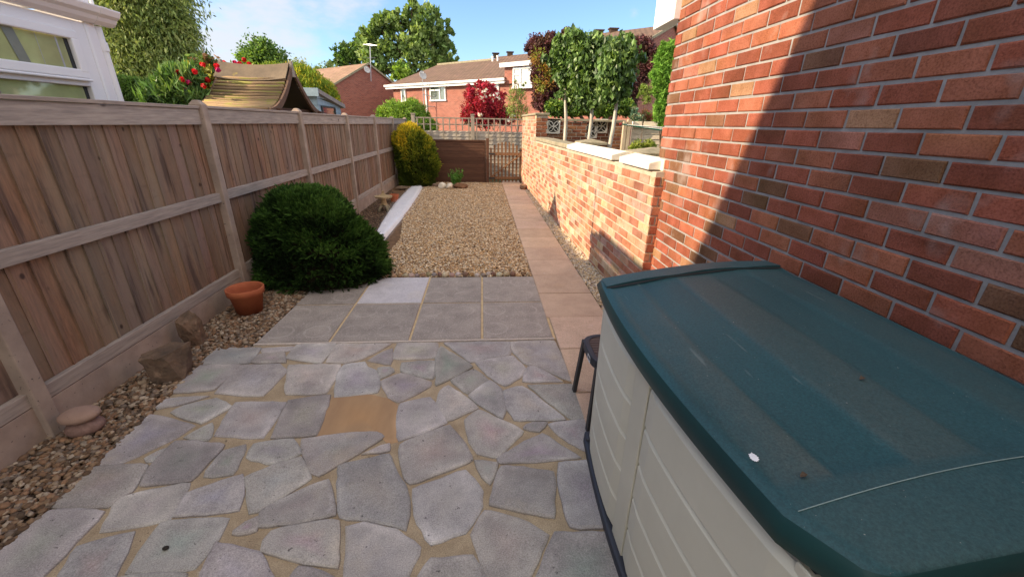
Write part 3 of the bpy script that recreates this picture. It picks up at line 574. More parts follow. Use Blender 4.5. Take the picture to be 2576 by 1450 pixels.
quad_uv('roof',[[(HX-.06,HY+.42,zc+.36),(6.5,HY+.42,zc+.36),(6.5,-1,zc+2.9),(HX-.06,-1,zc+2.9)]],M['roof'],house)
# ================================================================ CONSERVATORY (left neighbour)
CX=-2.80; cy1=3.56
cons=empty('conservatory',(CX,2,0),'white framed conservatory with sloping gutter looking over the near end of the fence','conservatory')
mb=MB(); mb.box(CX-3,CX-.03,.6,cy1,-.1,.55); mb.build('base_wall',M['fbrick'],cons)
def frame_bar(mb,y0,y1,z0,z1,d=.05,x=CX): mb.box(x-d,x,y0,y1,z0,z1)
mb=MB()
frame_bar(mb,.6,cy1,2.035,2.13,.06,CX-.001); frame_bar(mb,.6,cy1,1.715,1.80,.06,CX-.002); frame_bar(mb,.6,cy1,.55,.62,.06,CX-.003)
cols=[(3.455,cy1),(2.30,2.40),(1.15,1.25),(.6,.68)]
for a,b in cols: frame_bar(mb,a,b,.55,2.13,.055,CX)
mb.build('window_frame',M['upvc'],cons,bevel=.006)
mb=MB()
for (a,b) in ((2.40,3.455),(1.25,2.30)):   # opening top lights proud of the frame
    x=CX+.022; mb.box(x-.03,x,a+.002,b-.002,2.005,2.06); mb.box(x-.031,x-.001,a+.002,b-.002,1.765,1.82); mb.box(x-.032,x+.001,b-.06,b-.002,1.80,2.01); mb.box(x-.032,x+.001,a+.002,a+.06,1.80,2.01)
    x-=.001; mb.box(x-.03,x+.012,a,b,1.745,1.763)
mb.build('casement',M['upvc'],cons,bevel=.008)
for a,b in ((2.46,3.40),(1.31,2.24)):
    mb=MB(); mb.box(CX-.02,CX-.012,a,b,1.80,2.01); mb.build('pane',M['consglass'],cons); 
for a,b in ((2.40,3.46),(1.25,2.30),(.68,1.15)):
    mb=MB(); mb.box(CX-.045,CX-.037,a,b,.62,1.715); mb.build('pane',M['consglass'],cons)
for (a,z0,z1) in ((3.372,1.82,2.005),(3.43,.62,1.715)):
    mb=MB(); mb.box(CX-.012 if z0>1 else CX-.037,(CX-.008) if z0>1 else CX-.033,a,a+.028,z0,z1); mb.build('spacer_bar',M['black'],cons)
for (a,b) in ((3.31,3.33),(3.18,3.19)):
    mb=MB(); mb.box(CX-.012,CX-.010,a,b-.008,1.82,2.005); mb.build('blind_edge',M['blind'],cons)
for yb in (3.02,2.0):
    mb=MB(); mb.add([(CX-.0085,yb,1.82),(CX-.0085,yb+.07,1.82),(CX-.0085,yb+.03,2.008),(CX-.0085,yb-.04,2.008)],[(0,1,2,3)]); mb.build('roof_bar_behind_glass',flat('grey_bar',(.20,.21,.17),.3),cons)
# corner post, faceted
mb=MB(); mb.prism([(CX-.06,cy1),(CX,cy1),(CX+.005,cy1+.02),(CX-.005,cy1+.10),(CX-.06,cy1+.14)],-.1,2.14); mb.build('corner_post',M['upvc'],cons,bevel=.004)
mb=MB(); mb.tube([(CX-.03,cy1+.135,-.1),(CX-.03,cy1+.135,2.13)],.035,12); mb.tube([(CX-.03,cy1+.135,1.97),(CX-.03,cy1+.135,2.03)],.042,12); mb.build('downpipe',M['upvc'],cons,smooth=False)
# moulded gutter
prof=[(0,0),(.035,.0),(.06,.02),(.075,.045),(.10,.062),(.115,.095),(.115,.105),(.095,.105),(.02,.105),(0,.105)]
mb=MB(); mb.extr([(CX+dx,.5,2.135+dz) for dx,dz in prof],(0,cy1+.22-.5,0)); mb.build('gutter',M['gutter'],cons,bevel=.002)
mb=MB(); mb.extr([(CX-.002+dx*1.06,cy1+.05,2.133+dz*1.03) for dx,dz in prof],(0,.05,0)); mb.build('gutter_bracket',M['gutter'],cons)
# glazed roof and bars
mb=MB(); mb.add([(CX+.02,.6,2.25),(CX+.02,cy1,2.25),(CX-1.5,cy1-.4,3.0),(CX-1.5,.6,3.0)],[(0,1,2,3)]); mb.build('roof_glazing',M['blind'],cons)
mb=MB()
for yb in (.62,1.2,1.8,2.4,3.0,cy1-.02): mb.bar((CX+.05,yb,2.27),(CX-1.5,min(yb,cy1-.4),3.02),.06,.04)
mb.tube([(CX+.05,cy1+.02,2.26),(CX-.25,cy1-.05,2.42)],.035,10)
mb.bar((CX-1.5,.6,3.05),(CX-1.5,cy1-.4,3.05),.09,.06); mb.bar((CX+.03,cy1+.05,2.24),(CX-3,cy1+.05,2.24),.05,.05); mb.build('roof_bars',M['upvc'],cons,bevel=.004)
mb=MB(); mb.box(CX-3,CX-.06,cy1+.02,cy1+.05,.5,2.2); mb.build('end_frame',M['upvc'],cons)
mb=MB(); mb.tube([(CX-.02,cy1+.16,2.2),(CX-.02,cy1+.16,2.78)],.012,6); mb.build('finial',M['upvc'],cons)
# a patterned ornament on the sill inside the lower pane
orn=empty('plaster_ornament',(CX-.04,2.72,1.6),'cream footed plaster ornament standing on the conservatory sill','ornament')
mb=MB(); mb.box(CX-.034,CX-.02,2.62,2.86,1.690,1.71); 
for yy in (2.83,2.79,2.70): mb.tube([(CX-.027,yy,1.69),(CX-.027,yy+.01,1.66),(CX-.027,yy+.022,1.635)],[.013,.009,.006],6)
mb.build('bracket_shelf',M['conc'],orn,smooth=False)
# ================================================================ NEIGHBOUR'S HOUSE (outside the frame: casts the shade over the patio)
nh=empty('neighbour_house',(-6,-3,0),'tall brick house behind the conservatory whose roof shades the patio','house')
mb=MB(); mb.box(-12,-3.0,-8,.45,-.1,4.75); mb.build('wall',M['fbrick'],nh)
mb=MB(); mb.extr([(-12.2,.70,4.72),(-12.2,.70,4.86),(-12.2,-3.8,7.2),(-12.2,-8.3,4.86),(-12.2,-8.3,4.72)],(9.4,0,0)); mb.build('roof',M['roof_pale'],nh)

# ================================================================ GATE, LAP PANEL, TRELLIS
GY=11.5
e=empty('lap_panel',(-.6,GY,0),'low dark brown horizontal lap fence panel left of the picket gate','fence')
mb=MB(); z=0.0; i=0
while z<1.04:
    x0,x1=-2.15,.10; n=14; zt=min(z+.085,1.06); vs=[]
    for k in range(n+1):
        x=x0+(x1-x0)*k/n; wv=random.uniform(-.006,.006)
        vs+=[(x,GY-.012,z+wv),(x,GY-.004,zt+.01)]
    b=random.uniform(.8,1.25); mb.add(vs,[(2*k,2*k+2,2*k+3,2*k+1) for k in range(n)],(b,b,b)); mb.add([(x,y+.006,zz-.001 if q%2==0 else zz) for q,(x,y,zz) in enumerate(vs)],[(2*k,2*k+2,2*k+3,2*k+1) for k in range(n)],(.5,.5,.5)); z+=.083; i+=1
mb.box(-2.15,.1,GY+.005,GY+.02,0,1.05,(.5,.5,.5)); mb.build('lap_boards',M['darkwood'],e,recalc=False)
mb=MB(); mb.box(-2.15,.10,GY-.03,GY+.03,1.065,1.105); mb.build('capping',M['darkwood'],e)
for x in (-2.1,.145): mb=MB(); mb.box(x-.04,x+.04,GY-.05,GY+.03,-.1,1.15,(1.3,1.3,1.3)); mb.build('post',M['darkwood'],e,bevel=.004)
mb=MB(); mb.box(.055,.085,GY-.028,GY-.012,0,1.06); mb.build('batten',M['darkwood'],e)
g=empty('picket_gate',(.62,GY,0),'brown wooden picket garden gate with arched top at the end of the path','gate')
xs=np.linspace(.235,1.03,9)
for i,x in enumerate(xs):
    t=(x-xs[0])/(xs[-1]-xs[0])*2-1; zt=1.075-.15*t*t
    mb=MB(); hw=.024; mb.extr([(x-hw,GY-.01,.03),(x+hw,GY-.01,.03),(x+hw,GY-.01,zt-.02),(x,GY-.01,zt),(x-hw,GY-.01,zt-.02)],(0,.018,0),(1,1,1)); mb.build('picket',M['gatewood'],g)
for za,zb in ((.72,.79),(.10,.17)):
    mb=MB(); mb.box(.20,1.06,GY-.045,GY-.011,za,zb); mb.build('rail',M['gatewood'],g,bevel=.004)
mb=MB(); mb.bar((.23,GY-.030,.16),(1.03,GY-.030,.73),.03,.06,up=(0,1,0)); mb.build('brace',M['gatewood'],g)
for z in (.76,.13): mb=MB(); mb.box(.17,.34,GY-.052,GY-.046,z-.02,z+.02); mb.build('hinge',M['black'],g)
mb=MB(); mb.box(.97,1.06,GY-.06,GY-.046,.84,.87); mb.build('latch',M['black'],g)
e=empty('gate_post',(1.085,GY,0),'brown wooden post between the picket gate and the brick wall','post')
mb=MB(); mb.box(1.062,1.115,GY-.05,GY+.04,-.1,1.12); mb.build('shaft',M['gatewood'],e,bevel=.004)
TY=12.6
tr=empty('trellis_fence',(-.4,TY,0),'grey lap fence topped with square trellis running behind the gate','fence')
mb=MB(); z=0
while z<1.29:
    x0,x1=-2.4,1.75; n=40; vs=[]
    for k in range(n+1): x=x0+(x1-x0)*k/n; vs+=[(x,TY-.02,z+random.uniform(-.003,.003)),(x,TY-.006,min(z+.115,1.3))]
    b=random.uniform(.85,1.15); mb.add(vs,[(2*k,2*k+2,2*k+3,2*k+1) for k in range(n)],(b,b,b)); z+=.105
mb.box(-2.4,1.75,TY+.004,TY+.02,0,1.30,(.5,.5,.5)); mb.build('lap_boards',M['greyboard'],tr,recalc=False)
for x in (-1.93,-.26,1.30): mb=MB(); mb.box(x-.05,x+.05,TY-.06,TY+.05,-.1,1.72,(1.15,1.15,1.15)); mb.box(x-.06,x+.06,TY-.07,TY+.06,1.72,1.75); mb.build('post',M['greywood'],tr,bevel=.005)
for (xa,xb) in ((-1.87,-.32),(-.20,1.24)):
    mb=MB(); mb.box(xa,xb,TY-.042,TY-.022,1.62,1.655); mb.box(xa,xb,TY-.042,TY-.022,1.455,1.485)
    n=9
    for k in range(n): 
        x=xa+.05+(xb-xa-.1)*k/(n-1); mb.box(x-.017,x+.017,TY-.062,TY-.043,1.32 if k%2 else .95,1.65)
    mb.build('trellis',M['greywood'],tr)
# low timber rail fence beyond the patio end (left, by the golden conifer)
# ================================================================ BACK CROSS WALL
XW=9.75
cw=empty('screen_wall',(2.4,XW,0),'brown brick wall with cream patterned screen blocks behind the pale trunks','wall')
x0c=AY(1372,300,XW).x; x1c=AY(1571,300,XW).x; zt=AY(1450,299,XW).z
xr=AY(1478,300,XW).x
V,Fs,Cs=brick_wall((x0c,XW,0),(1,0,0),(0,-1,0),xr-x0c,.0,zt-.05,BPAL,RNG); mb=MB(); mb.add(V,Fs,Cs)
V,Fs,Cs=brick_wall((xr,XW+.25,0),(1,0,0),(0,-1,0),x1c-xr-.26,.0,zt-.05,BPAL,RNG); mb.add(V,Fs,Cs)
V,Fs,Cs=brick_wall((x1c-.25,XW,0),(1,0,0),(0,-1,0),.25,.0,zt-.05,BPAL,RNG); mb.add(V,Fs,Cs)
mb.build('brick_face',M['brick'],cw,recalc=False)
mb=MB(); mb.box(x0c,xr-.006,XW+.006,XW+.2,-.1,zt-.06); mb.box(xr,x1c-.02,XW+.256,XW+.45,-.1,zt-.06); mb.box(x1c-.245,x1c-.005,XW+.006,XW+.3,-.1,zt-.06); mb.build('mortar_core',M['mortar_warm'],cw)
mb=MB(); mb.box(x0c-.02,xr+.03,XW-.03,XW+.23,zt-.05,zt); mb.box(xr+.032,x1c+.03,XW+.05,XW+.5,zt-.052,zt-.004);mb.box(x1c-.28,x1c+.03,XW-.03,XW+.048,zt-.05,zt-.006); mb.build('coping',M['coping'],cw,bevel=.006)
def screen_block(px,py,y):
    c=AY(px,py,y); s=.15; bl=MB(); x,z=c.x,c.z; y-=.03
    bl.box(x-s,x-s+.03,y,y+.02,z-s,z+s); bl.box(x+s-.03,x+s,y,y+.02,z-s,z+s); bl.box(x-s+.03,x+s-.03,y,y+.02,z+s-.03,z+s); bl.box(x-s+.03,x+s-.03,y,y+.02,z-s,z-s+.03)
    for q in range(4):
        a=q*math.pi/2+math.pi/4
        for sg in (-1,1):
            pts=[Vector((x+math.cos(a)*r+math.cos(a+math.pi/2)*sg*.035*math.sin(r/.16*math.pi),y+.01,z+math.sin(a)*r+math.sin(a+math.pi/2)*sg*.035*math.sin(r/.16*math.pi))) for r in np.linspace(.0,.165,6)]
            bl.tube(pts,.009,5)
    b=bl.build('screen_block',M['white_coping'],cw); d=MB(); d.box(x-s,x+s,y+.021,y+.028,z-s,z+s); d.build('recess_shade_sheet',flat('recess_shade',(.05,.045,.035),.9),b)  # dark sheet behind the openings stands in for their shade
screen_block(1392,318,XW); screen_block(1512,317,XW+.25); screen_block(1486,330,XW+.25)
# right-hand fence post and cream lap panel beyond
e=empty('cream_fence_panel',(4.2,9.3,0),'pale lap fence panel behind the washing line arms beside the house','fence')
a=AY(1592,305,9.2); b=AY(1690,310,9.2)
mb=MB(); z=0.2
while z<a.z-.1:
    n=10; vs=[]
    for k in range(n+1): x=a.x+(3.0)*k/n; vs+=[(x,9.2-.02,z+random.uniform(-.01,.01)),(x,9.2-.004,z+.12)]
    q=random.uniform(.9,1.1); mb.add(vs,[(2*k,2*k+2,2*k+3,2*k+1) for k in range(n)],(q*1.7,q*1.6,q*1.45)); z+=.105
mb.box(a.x,a.x+3,9.205,9.22,0,a.z-.05); mb.build('lap_boards',M['greyboard'],e,recalc=False)
mb=MB(); mb.box(a.x,a.x+3,9.12,9.24,a.z-.09,a.z,(1.5,1.35,1.2)); mb.build('capping',M['white_coping'],e)
for px in (1574,1584):
    p=AY(px,303,9.1); mb=MB(); mb.box(p.x-.035,p.x+.035,9.08,9.16,-.1,p.z+(.02 if px==1584 else -.02),(1.6,1.5,1.3)); mb.build('post',M['greywood'],e)
# ================================================================ WASHING LINE
c=Vector((3.6,6.6,0)); wl=empty('rotary_washing_line',c,'green and white rotary washing line arms poking out beside the house','washing line')
mb=MB(); mb.tube([c,c+Vector((0,0,1.55))],.022,10); mb.build('pole',M['metal'],wl)
tip=AY(1564,312,6.3); hub=c+Vector((0,0,1.36))
for k,(t_) in enumerate((tip,c+Vector((-.7,-1.6,1.47)),c+Vector((1.5,.2,1.47)),c+Vector((.4,1.6,1.47)))):
    mb=MB(); mb.tube([hub,t_],.011,6,(1,1,1)); a_=mb.build('arm',flat('green_arm',(.07,.30,.17),.5),wl)
    mb=MB(); mb.tube([t_,t_+(t_-hub).normalized()*.03],.013,6); mb.build('tip',flat('red_tip',(.7,.06,.05),.5),a_)
    for f in (.35,.6,.8,.97):
        nx=[tip,c+Vector((-.7,-1.6,1.47)),c+Vector((1.5,.2,1.47)),c+Vector((.4,1.6,1.47))][(k+1)%4]
        mb=MB(); mb.tube([hub.lerp(t_,f),hub.lerp(nx,f)],.0025,4); mb.build('cord',M['upvc'],a_)
# ================================================================ ARBOUR / WELL ROOF beyond the fence
AXX=-2.42; pk=AX(733,163,AXX); el=AX(680,277,AXX); er=AX(806,280,AXX); rl=AY(558,167,pk.y)
WX0=rl.x; ridge=pk.z; ez=1.62; hw=(er.y-el.y)/2; yc=(er.y+el.y)/2
ar=empty('garden_shelter',((AXX+WX0)/2,yc,0),'wooden garden shelter with swept slatted roof rising above the fence','shelter')
def curve(s,n=14):   # s=-1 front, +1 back : concave sweep
    out=[]
    for k in range(n+1):
        t=k/n; y=yc+s*(hw*(t**1.0)); z=ez+(ridge-.02-ez)*((1-t)**1.75)
        out.append((y,z))
    return out
for x,nm in ((AXX,'barge_board'),(WX0,'barge_board')):
    for s in (-1,1):
        cv=curve(s); mb=MB(); poly=[(x,y,z) for y,z in cv]+[(x,y,z-.07) for y,z in cv[::-1]]
        n=len(cv); vs=[]
        for y,z in cv: vs+=[(x-.012,y,z+.02),(x+.012,y,z+.02),(x+.012,y-.0*s,z-.06),(x-.012,y,z-.06)]
        fs=[(4*k+q,4*k+(q+1)%4,4*(k+1)+(q+1)%4,4*(k+1)+q) for k in range(n-1) for q in range(4)]+[(0,1,2,3),(4*n-4,4*n-3,4*n-2,4*n-1)]
        mb.add(vs,fs); mb.build(nm,pmat('barge_wood',(.17,.10,.065),(.11,.065,.045),8,.85,40,.4,.003),ar)
    mb=MB(); mb.extr([(x-.014,yc-.05,ridge-.14),(x-.014,yc+.05,ridge-.14),(x-.014,yc+.016,ridge+.04),(x-.014,yc-.016,ridge+.04)],(.028,0,0)); mb.build('finial',M['greywood'],ar)
M['slat']=pmat('mossy_slat',(.36,.24,.13),(.22,.15,.09),9,.9,40,.6,.004,stretch=(.5,4,4),speck=(7,.56,(.26,.24,.07)))
cover=empty('roof_slats',((AXX+WX0)/2,yc,ez),None,None); cover.parent=ar; cover.matrix_parent_inverse=ar.matrix_world.inverted()
mb=MB(); 
for s in (-1,1):
    ns=17
    for k in range(3,ns):
        t=(k+.5)/ns; y=yc+s*hw*t; z=ez+(ridge-.02-ez)*((1-t)**1.75)+.012
        dzdt=-(ridge-ez)*1.75*(1-t)**.75; nrm=Vector((0,-dzdt*s,hw)).normalized(); tan=Vector((0,hw*s,dzdt)).normalized(); b=random.uniform(.7,1.25)
        sag=random.uniform(-.004,.004)
        a_=Vector((WX0+.015,y,z+sag)); b_=Vector((AXX-.03,y,z)); w2=.019
        mb.tube([a_,a_.lerp(b_,.5)+Vector((0,0,-.012+sag)),b_],[.0215]*3,7,(b,b,b*.95))
sl_=mb.build('slats',M['slat'],ar,smooth=True); bpy.data.objects.remove(cover)
mb=MB()
for s in (-1,1):
    cv=curve(s); vs=[]
    for y,z in cv: vs+=[(WX0+.02,y,z-.045),(AXX-.02,y,z-.045)]
    mb.add(vs,[(2*k,2*k+1,2*k+3,2*k+2) for k in range(len(cv)-1)])
mb.build('slat_gap_backing',flat('slat_gap_shade',(.03,.022,.016),.9),ar,recalc=False)  # dark sheet added so slat gaps and gable interior look shaded
mb=MB()
for s in (-1,1):
    pts=[]
    for k in range(5):
        t=k/4*.23; pts.append((yc+s*(hw*t+.004),ez+(ridge-.02-ez)*((1-t)**1.75)+.035))
    nx=8; vs=[]
    for i in range(nx+1):
        f=i/nx; x=WX0-.02+(AXX+.0-WX0)*f; sag=-.035*4*f*(1-f)
        vs+=[(x,y,z+sag) for y,z in pts]
    mb.add(vs,[(i*5+k,i*5+k+1,(i+1)*5+k+1,(i+1)*5+k) for i in range(nx) for k in range(4)])
rc=mb.build('ridge_board',pmat('ridge_felt',(.22,.165,.11),(.15,.115,.08),6,.9,50,.4,.004,speck=(3.0,.66,(.42,.33,.06))),ar); rc.modifiers.new('s','SOLIDIFY').thickness=.012
mb=MB()
for x in (AXX-.10,WX0+.12):
    for y in (yc-hw*.72,yc+hw*.72): mb.box(x-.035,x+.035,y-.035,y+.035,0,ez+.02)
    mb.box(x-.03,x+.03,yc-hw*.95,yc+hw*.95,ez-.03,ez+.035)
for y in (yc-hw*.8,yc+hw*.85): mb.box(WX0,AXX+.06,y-.03,y+.03,ez-.045,ez+.02)
mb.build('posts_and_beams',M['darkwood'],ar)
mb=MB(); mb.tube([(AXX-.2,yc,ridge-.15),(AXX-.2,yc+.01,ez+.1)],.004,5,(3,3,3)); mb.tube([(AXX-.2,yc,ez+.13),(AXX-.2,yc,ez+.09)],[.004,.02],8,(3,3,3)); mb.build('hanging_cord',M['palebark'],ar)
# ================================================================ SHED
shx=-3.2; a=AX(791,222,shx); b=AX(860,263,shx)
sh=empty('garden_shed',(shx-.8,(a.y+b.y)/2,0),'pale blue shed with sloping grey felt roof beyond the slatted shelter','shed')
mb=MB(); z=0; 
while z<a.z-.06:
    zz=min(z+.125,a.z-.05); yb_=b.y-.12
    ya_=a.y+.06; sl=lambda y:(a.z+(b.z-a.z)*(y-a.y)/(b.y-a.y))-.05
    mb.add([(shx,ya_,z),(shx,yb_,z),(shx-.015,yb_,min(zz,sl(yb_))),(shx-.015,ya_,zz)],[(0,1,2,3)],[(random.uniform(.92,1.05),)*3]*4)
    mb.add([(shx,ya_,z),(shx-1.8,ya_,z),(shx-1.8,ya_+.015,zz),(shx,ya_+.015,zz)],[(0,1,2,3)]); z+=.12
mb.build('cladding',M['shedwood'],sh,recalc=False)
mb=MB(); mb.extr([(shx+.07,a.y-.02,a.z-.08),(shx+.07,b.y,b.z-.08),(shx+.07,b.y,b.z),(shx+.07,a.y-.02,a.z)],(-2.0,0,0)); mb.build('roof',M['felt'],sh)
mb=MB(); mb.box(shx-1.93,shx+.072,a.y-.045,a.y-.021,a.z-.14,a.z+.005); mb.build('fascia',M['shedwood'],sh)
wv=AX(826,272,shx); mb=MB(); wy0,wy1=AX(808,272,shx).y,AX(842,272,shx).y; wzt=AX(826,268,shx).z
for q in ((wy0,wy1,wzt-.03,wzt),(wy0,wy0+.05,wzt-.5,wzt-.03),(wy1-.05,wy1,wzt-.5,wzt-.03)): mb.box(shx-.005,shx+.02,*q)
wf=mb.build('window_frame',M['black'],sh); mb=MB(); mb.box(shx-.004,shx+.006,wy0+.05,wy1-.05,wzt-.5,wzt-.03); mb.build('pane',M['glass'],wf)
# ================================================================ FAR HOUSES
def wall_dir(p,q): d=(q-p); d.z=0; return d.normalized()
# middle house
u=Vector((.76,-.65,0)).normalized(); n_=Vector((.65,.76,0)).normalized()
A0=G(969,215,4.2); A0.z=0; B0=G(1268,197,4.2); B0.z=0; u=wall_dir(A0,B0); n_=Vector((-u.y,u.x,0)) if Vector((-u.y,u.x,0)).y>0 else Vector((u.y,-u.x,0))
Lm=(B0-A0).length
hm=empty('middle_house',(A0+B0)/2,'red brick house with brown tiled roof, white gutter and small windows','house')
def onwall(px,py,base,nn):   # intersect the viewing ray with a vertical plane
    d=Vector(ray(px,py)); o=Vector((0,0,H)); t=(base-o).dot(nn)/d.dot(nn); return o+d*t
def P3(s,d,z): return A0+u*s+n_*d+Vector((0,0,z))
eh=4.2; inset=.35
quad_uv('wall',[[P3(.5,inset,-.5),P3(Lm+7,inset,-.5),P3(Lm+7,inset,eh),P3(.5,inset,eh)],[P3(.5,9,-.5),P3(.5,inset,-.5),P3(.5,inset,eh),P3(.5,4.5,5.7),P3(.5,9,eh)]],M['fbrick'],hm)
rp=.35; r1=6.; s1=Lm*.52
q1=[P3(0,0,eh),P3(Lm,0,eh),P3(Lm,4.7,eh+4.7*rp),P3(s1+.3,5.9,eh+5.9*rp),P3(0,5.9,eh+5.9*rp)]
def roofz(d): return eh+d*rp
R1=onwall(1056,170,A0+n_*5.9,n_); 
qa=[P3(0,0,eh),P3(s1,0,eh),P3(s1,5.9,roofz(5.9)),P3(0,5.9,roofz(5.9))]; qb=[P3(s1,-.0,eh+.03),P3(Lm,0,eh+.03),P3(Lm,6.8,roofz(6.8)+.03),P3(s1,6.8,roofz(6.8)+.03)]
quad_uv('roof',[qa,[P3(0,5.9,roofz(5.9)),P3(s1,5.9,roofz(5.9)),P3(s1,11,eh),P3(0,11,eh)]],M['roof'],hm)
quad_uv('roof',[qb,[P3(s1,6.8,roofz(6.8)),P3(Lm+6,6.8,roofz(6.8)),P3(Lm+6,12,eh+.5),P3(s1,12,eh+.5)],[P3(Lm-.05,0.,eh+.85),P3(Lm+6,0.,eh+.85),P3(Lm+6,6.8,roofz(6.8)+.06),P3(Lm-.05,6.8,roofz(6.8)+.05)]],M['roof'],hm)
def hb(nm,mat,s0,s1_,d0,d1,z0,z1,parent,bev=0):
    mb=MB(); q=[A0+u*s+n_*d for s,d in ((s0,d0),(s1_,d0),(s1_,d1),(s0,d1))]; mb.prism([(v.x,v.y) for v in q],z0,z1); return mb.build(nm,mat,parent)
hb('fascia',M['upvc'],0,Lm,.0,.05,eh-.28,eh-.02,hm); hb('soffit',M['upvc'],0,Lm,.05,inset,eh-.2,eh-.17,hm); hb('gutter',M['upvc'],-.05,Lm+.05,-.12,-.002,eh-.12,eh+.02,hm)
hb('ridge_tiles',M['coping'],0,s1,5.8,6.0,roofz(5.9)-.05,roofz(5.9)+.1,hm)
# raised right-hand wing
quad_uv('wing_wall',[[P3(Lm-.1,.18,eh-.3),P3(Lm+7,.18,eh-.3),P3(Lm+7,.18,eh+.85),P3(Lm-.1,.18,eh+.85)]],M['fbrick'],hm)
hb('fascia',M['upvc'],Lm-.3,Lm+6,-.10,-.02,eh+.62,eh+.86,hm)
def fwin(x0,y0,x1,y1,parent,cols=((0,1),),open_top=False,mat='glass'):
    a=onwall(x0,y0,A0+n_*inset,n_); b=onwall(x1,y1,A0+n_*inset,n_); sa=(a-A0).dot(u); sb=(b-A0).dot(u); zt,zb=a.z,b.z
    mb=MB(); 
    def fb(s0,s1_,z0,z1,d=.09):
        q=[A0+u*s+n_*dd for s,dd in ((s0,inset-d),(s1_,inset-d),(s1_,inset-.001),(s0,inset-.001))]; mb.prism([(v.x,v.y) for v in q],z0,z1)
    f=.09; fb(sa,sb,zt-f,zt); fb(sa-.05,sb+.05,zb,zb+f,.12); fb(sa,sa+f,zb+f,zt-f); fb(sb-f,sb,zb+f,zt-f)
    for c in cols:
        if 0<c[0]<1: s=sa+(sb-sa)*c[0]; fb(s-f/2,s+f/2,zb+f,zt-f,.085)
    if open_top: s=cols[-1][0] if len(cols)>1 else 1; fb(sa+f,sa+(sb-sa)*(s if s>0 else 1)-f/2,zt-(zt-zb)*.36,zt-(zt-zb)*.36+f,.088)
    w_=mb.build('window',M['upvc'],parent); hh=MB(); q=[A0+u*s+n_*dd for s,dd in ((sa+f,inset-.04),(sb-f,inset-.04),(sb-f,inset-.002),(sa+f,inset-.002))]; hh.prism([(v.x,v.y) for v in q],zb+f,zt-f); hh.build('pane',M[mat],w_)
fwin(1009,216,1023,256,hm,((0,1),),False); fwin(1082,215,1123,254,hm,((0,1),(.64,1)),True); fwin(1204,208,1256,246,hm,((0,1),(.4,1)),False,'blind')
inset_=inset; inset=.18; fwin(1292,171,1350,221,hm,((0,1),(.33,1)),True,'blind'); inset=inset_
dp=(onwall(1062,220,A0,n_)-A0).dot(u); hb('downpipe',M['upvc'],dp,dp+.1,inset-.1,inset-.01,0,eh-.3,hm)
dp=(onwall(1269,200,A0,n_)-A0).dot(u); hb('downpipe',M['upvc'],dp,dp+.1,inset-.1,inset-.01,eh-.2,eh+.6,hm)
def roof_vent(px,py,parent,dd=6.8,off=0):
    p=onwall(px,py,A0+n_*dd,n_); mb=MB(); mb.box(p.x-.22,p.x+.22,p.y-.2,p.y+.2,p.z-.25,p.z+.05); mb.box(p.x-.3,p.x+.3,p.y-.25,p.y+.25,p.z+.05,p.z+.1); mb.build('ridge_vent',M['roof'],parent)
roof_vent(1247,137,hm); roof_vent(1283,134,hm)
def flue(px,py,parent,dd):
    p=onwall(px,py,A0+n_*dd,n_); mb=MB(); mb.tube([p-Vector((0,0,.5)),p+Vector((0,0,.15))],.07,8); mb.tube([p+Vector((0,0,.15)),p+Vector((0,0,.25))],.1,8); mb.build('flue',M['upvc'],parent)
flue(1239,151,hm,5.2); flue(1252,149,hm,5.2)
def dish(px,py,rad,base,parent_label,wallz,mast=True,Y=None):
    p=AY(px,py,Y) if Y else onwall(px,py,base,n_); e=empty('satellite_dish',p,parent_label,'satellite dish','satellite dishes')
    ax=Vector((.55,-.8,.25)).normalized(); x=ax.orthogonal().normalized(); y=ax.cross(x); vs=[p];fs=[];nr=5;nn=18
    for i in range(1,nr+1):
        r=rad*i/nr
        for k in range(nn): a_=2*math.pi*k/nn; vs.append(p+x*math.cos(a_)*r*.88+y*math.sin(a_)*r+ax*(.22*rad*(i/nr)**2))
    fs=[(0,1+k,1+(k+1)%nn) for k in range(nn)]+[(1+(i*nn)+k,1+i*nn+(k+1)%nn,1+(i+1)*nn+(k+1)%nn,1+(i+1)*nn+k) for i in range(nr-1) for k in range(nn)]
    mb=MB(); mb.add(vs,fs); o=mb.build('reflector',flat('dish_grey',(.50,.50,.50),.5),e,smooth=True); o.modifiers.new('s','SOLIDIFY').thickness=.02
    mb=MB(); mb.tube([p-y*rad*.8,p+ax*rad*1.1-y*rad*.25],.02,5); mb.tube([p+ax*rad*1.1-y*.3*rad,p+ax*rad*1.25-y*.2*rad],.05,6); mb.build('feed_arm',M['metal'],e)
    mb=MB()
    if mast: mb.tube([p-ax*.05,p-ax*.1+Vector((0,0,-2.3))],.03,6); mb.tube([p-ax*.1+Vector((0,0,-2.)),p-ax*.1+Vector((.9,.3,-2.))],.03,5); mb.tube([p-ax*.1+Vector((0,0,-1.2)),p-ax*.1+Vector((.9,.3,-1.4))],.03,5)
    else: mb.tube([p-ax*.05,p-ax*.3+Vector((-.1,.3,-.1))],.03,6)
    mb.build('mount',M['metal'],e); return e
dish(1063,190,.30,A0-n_*.4,'grey satellite dish on a mast in front of the tiled roof',4,True)
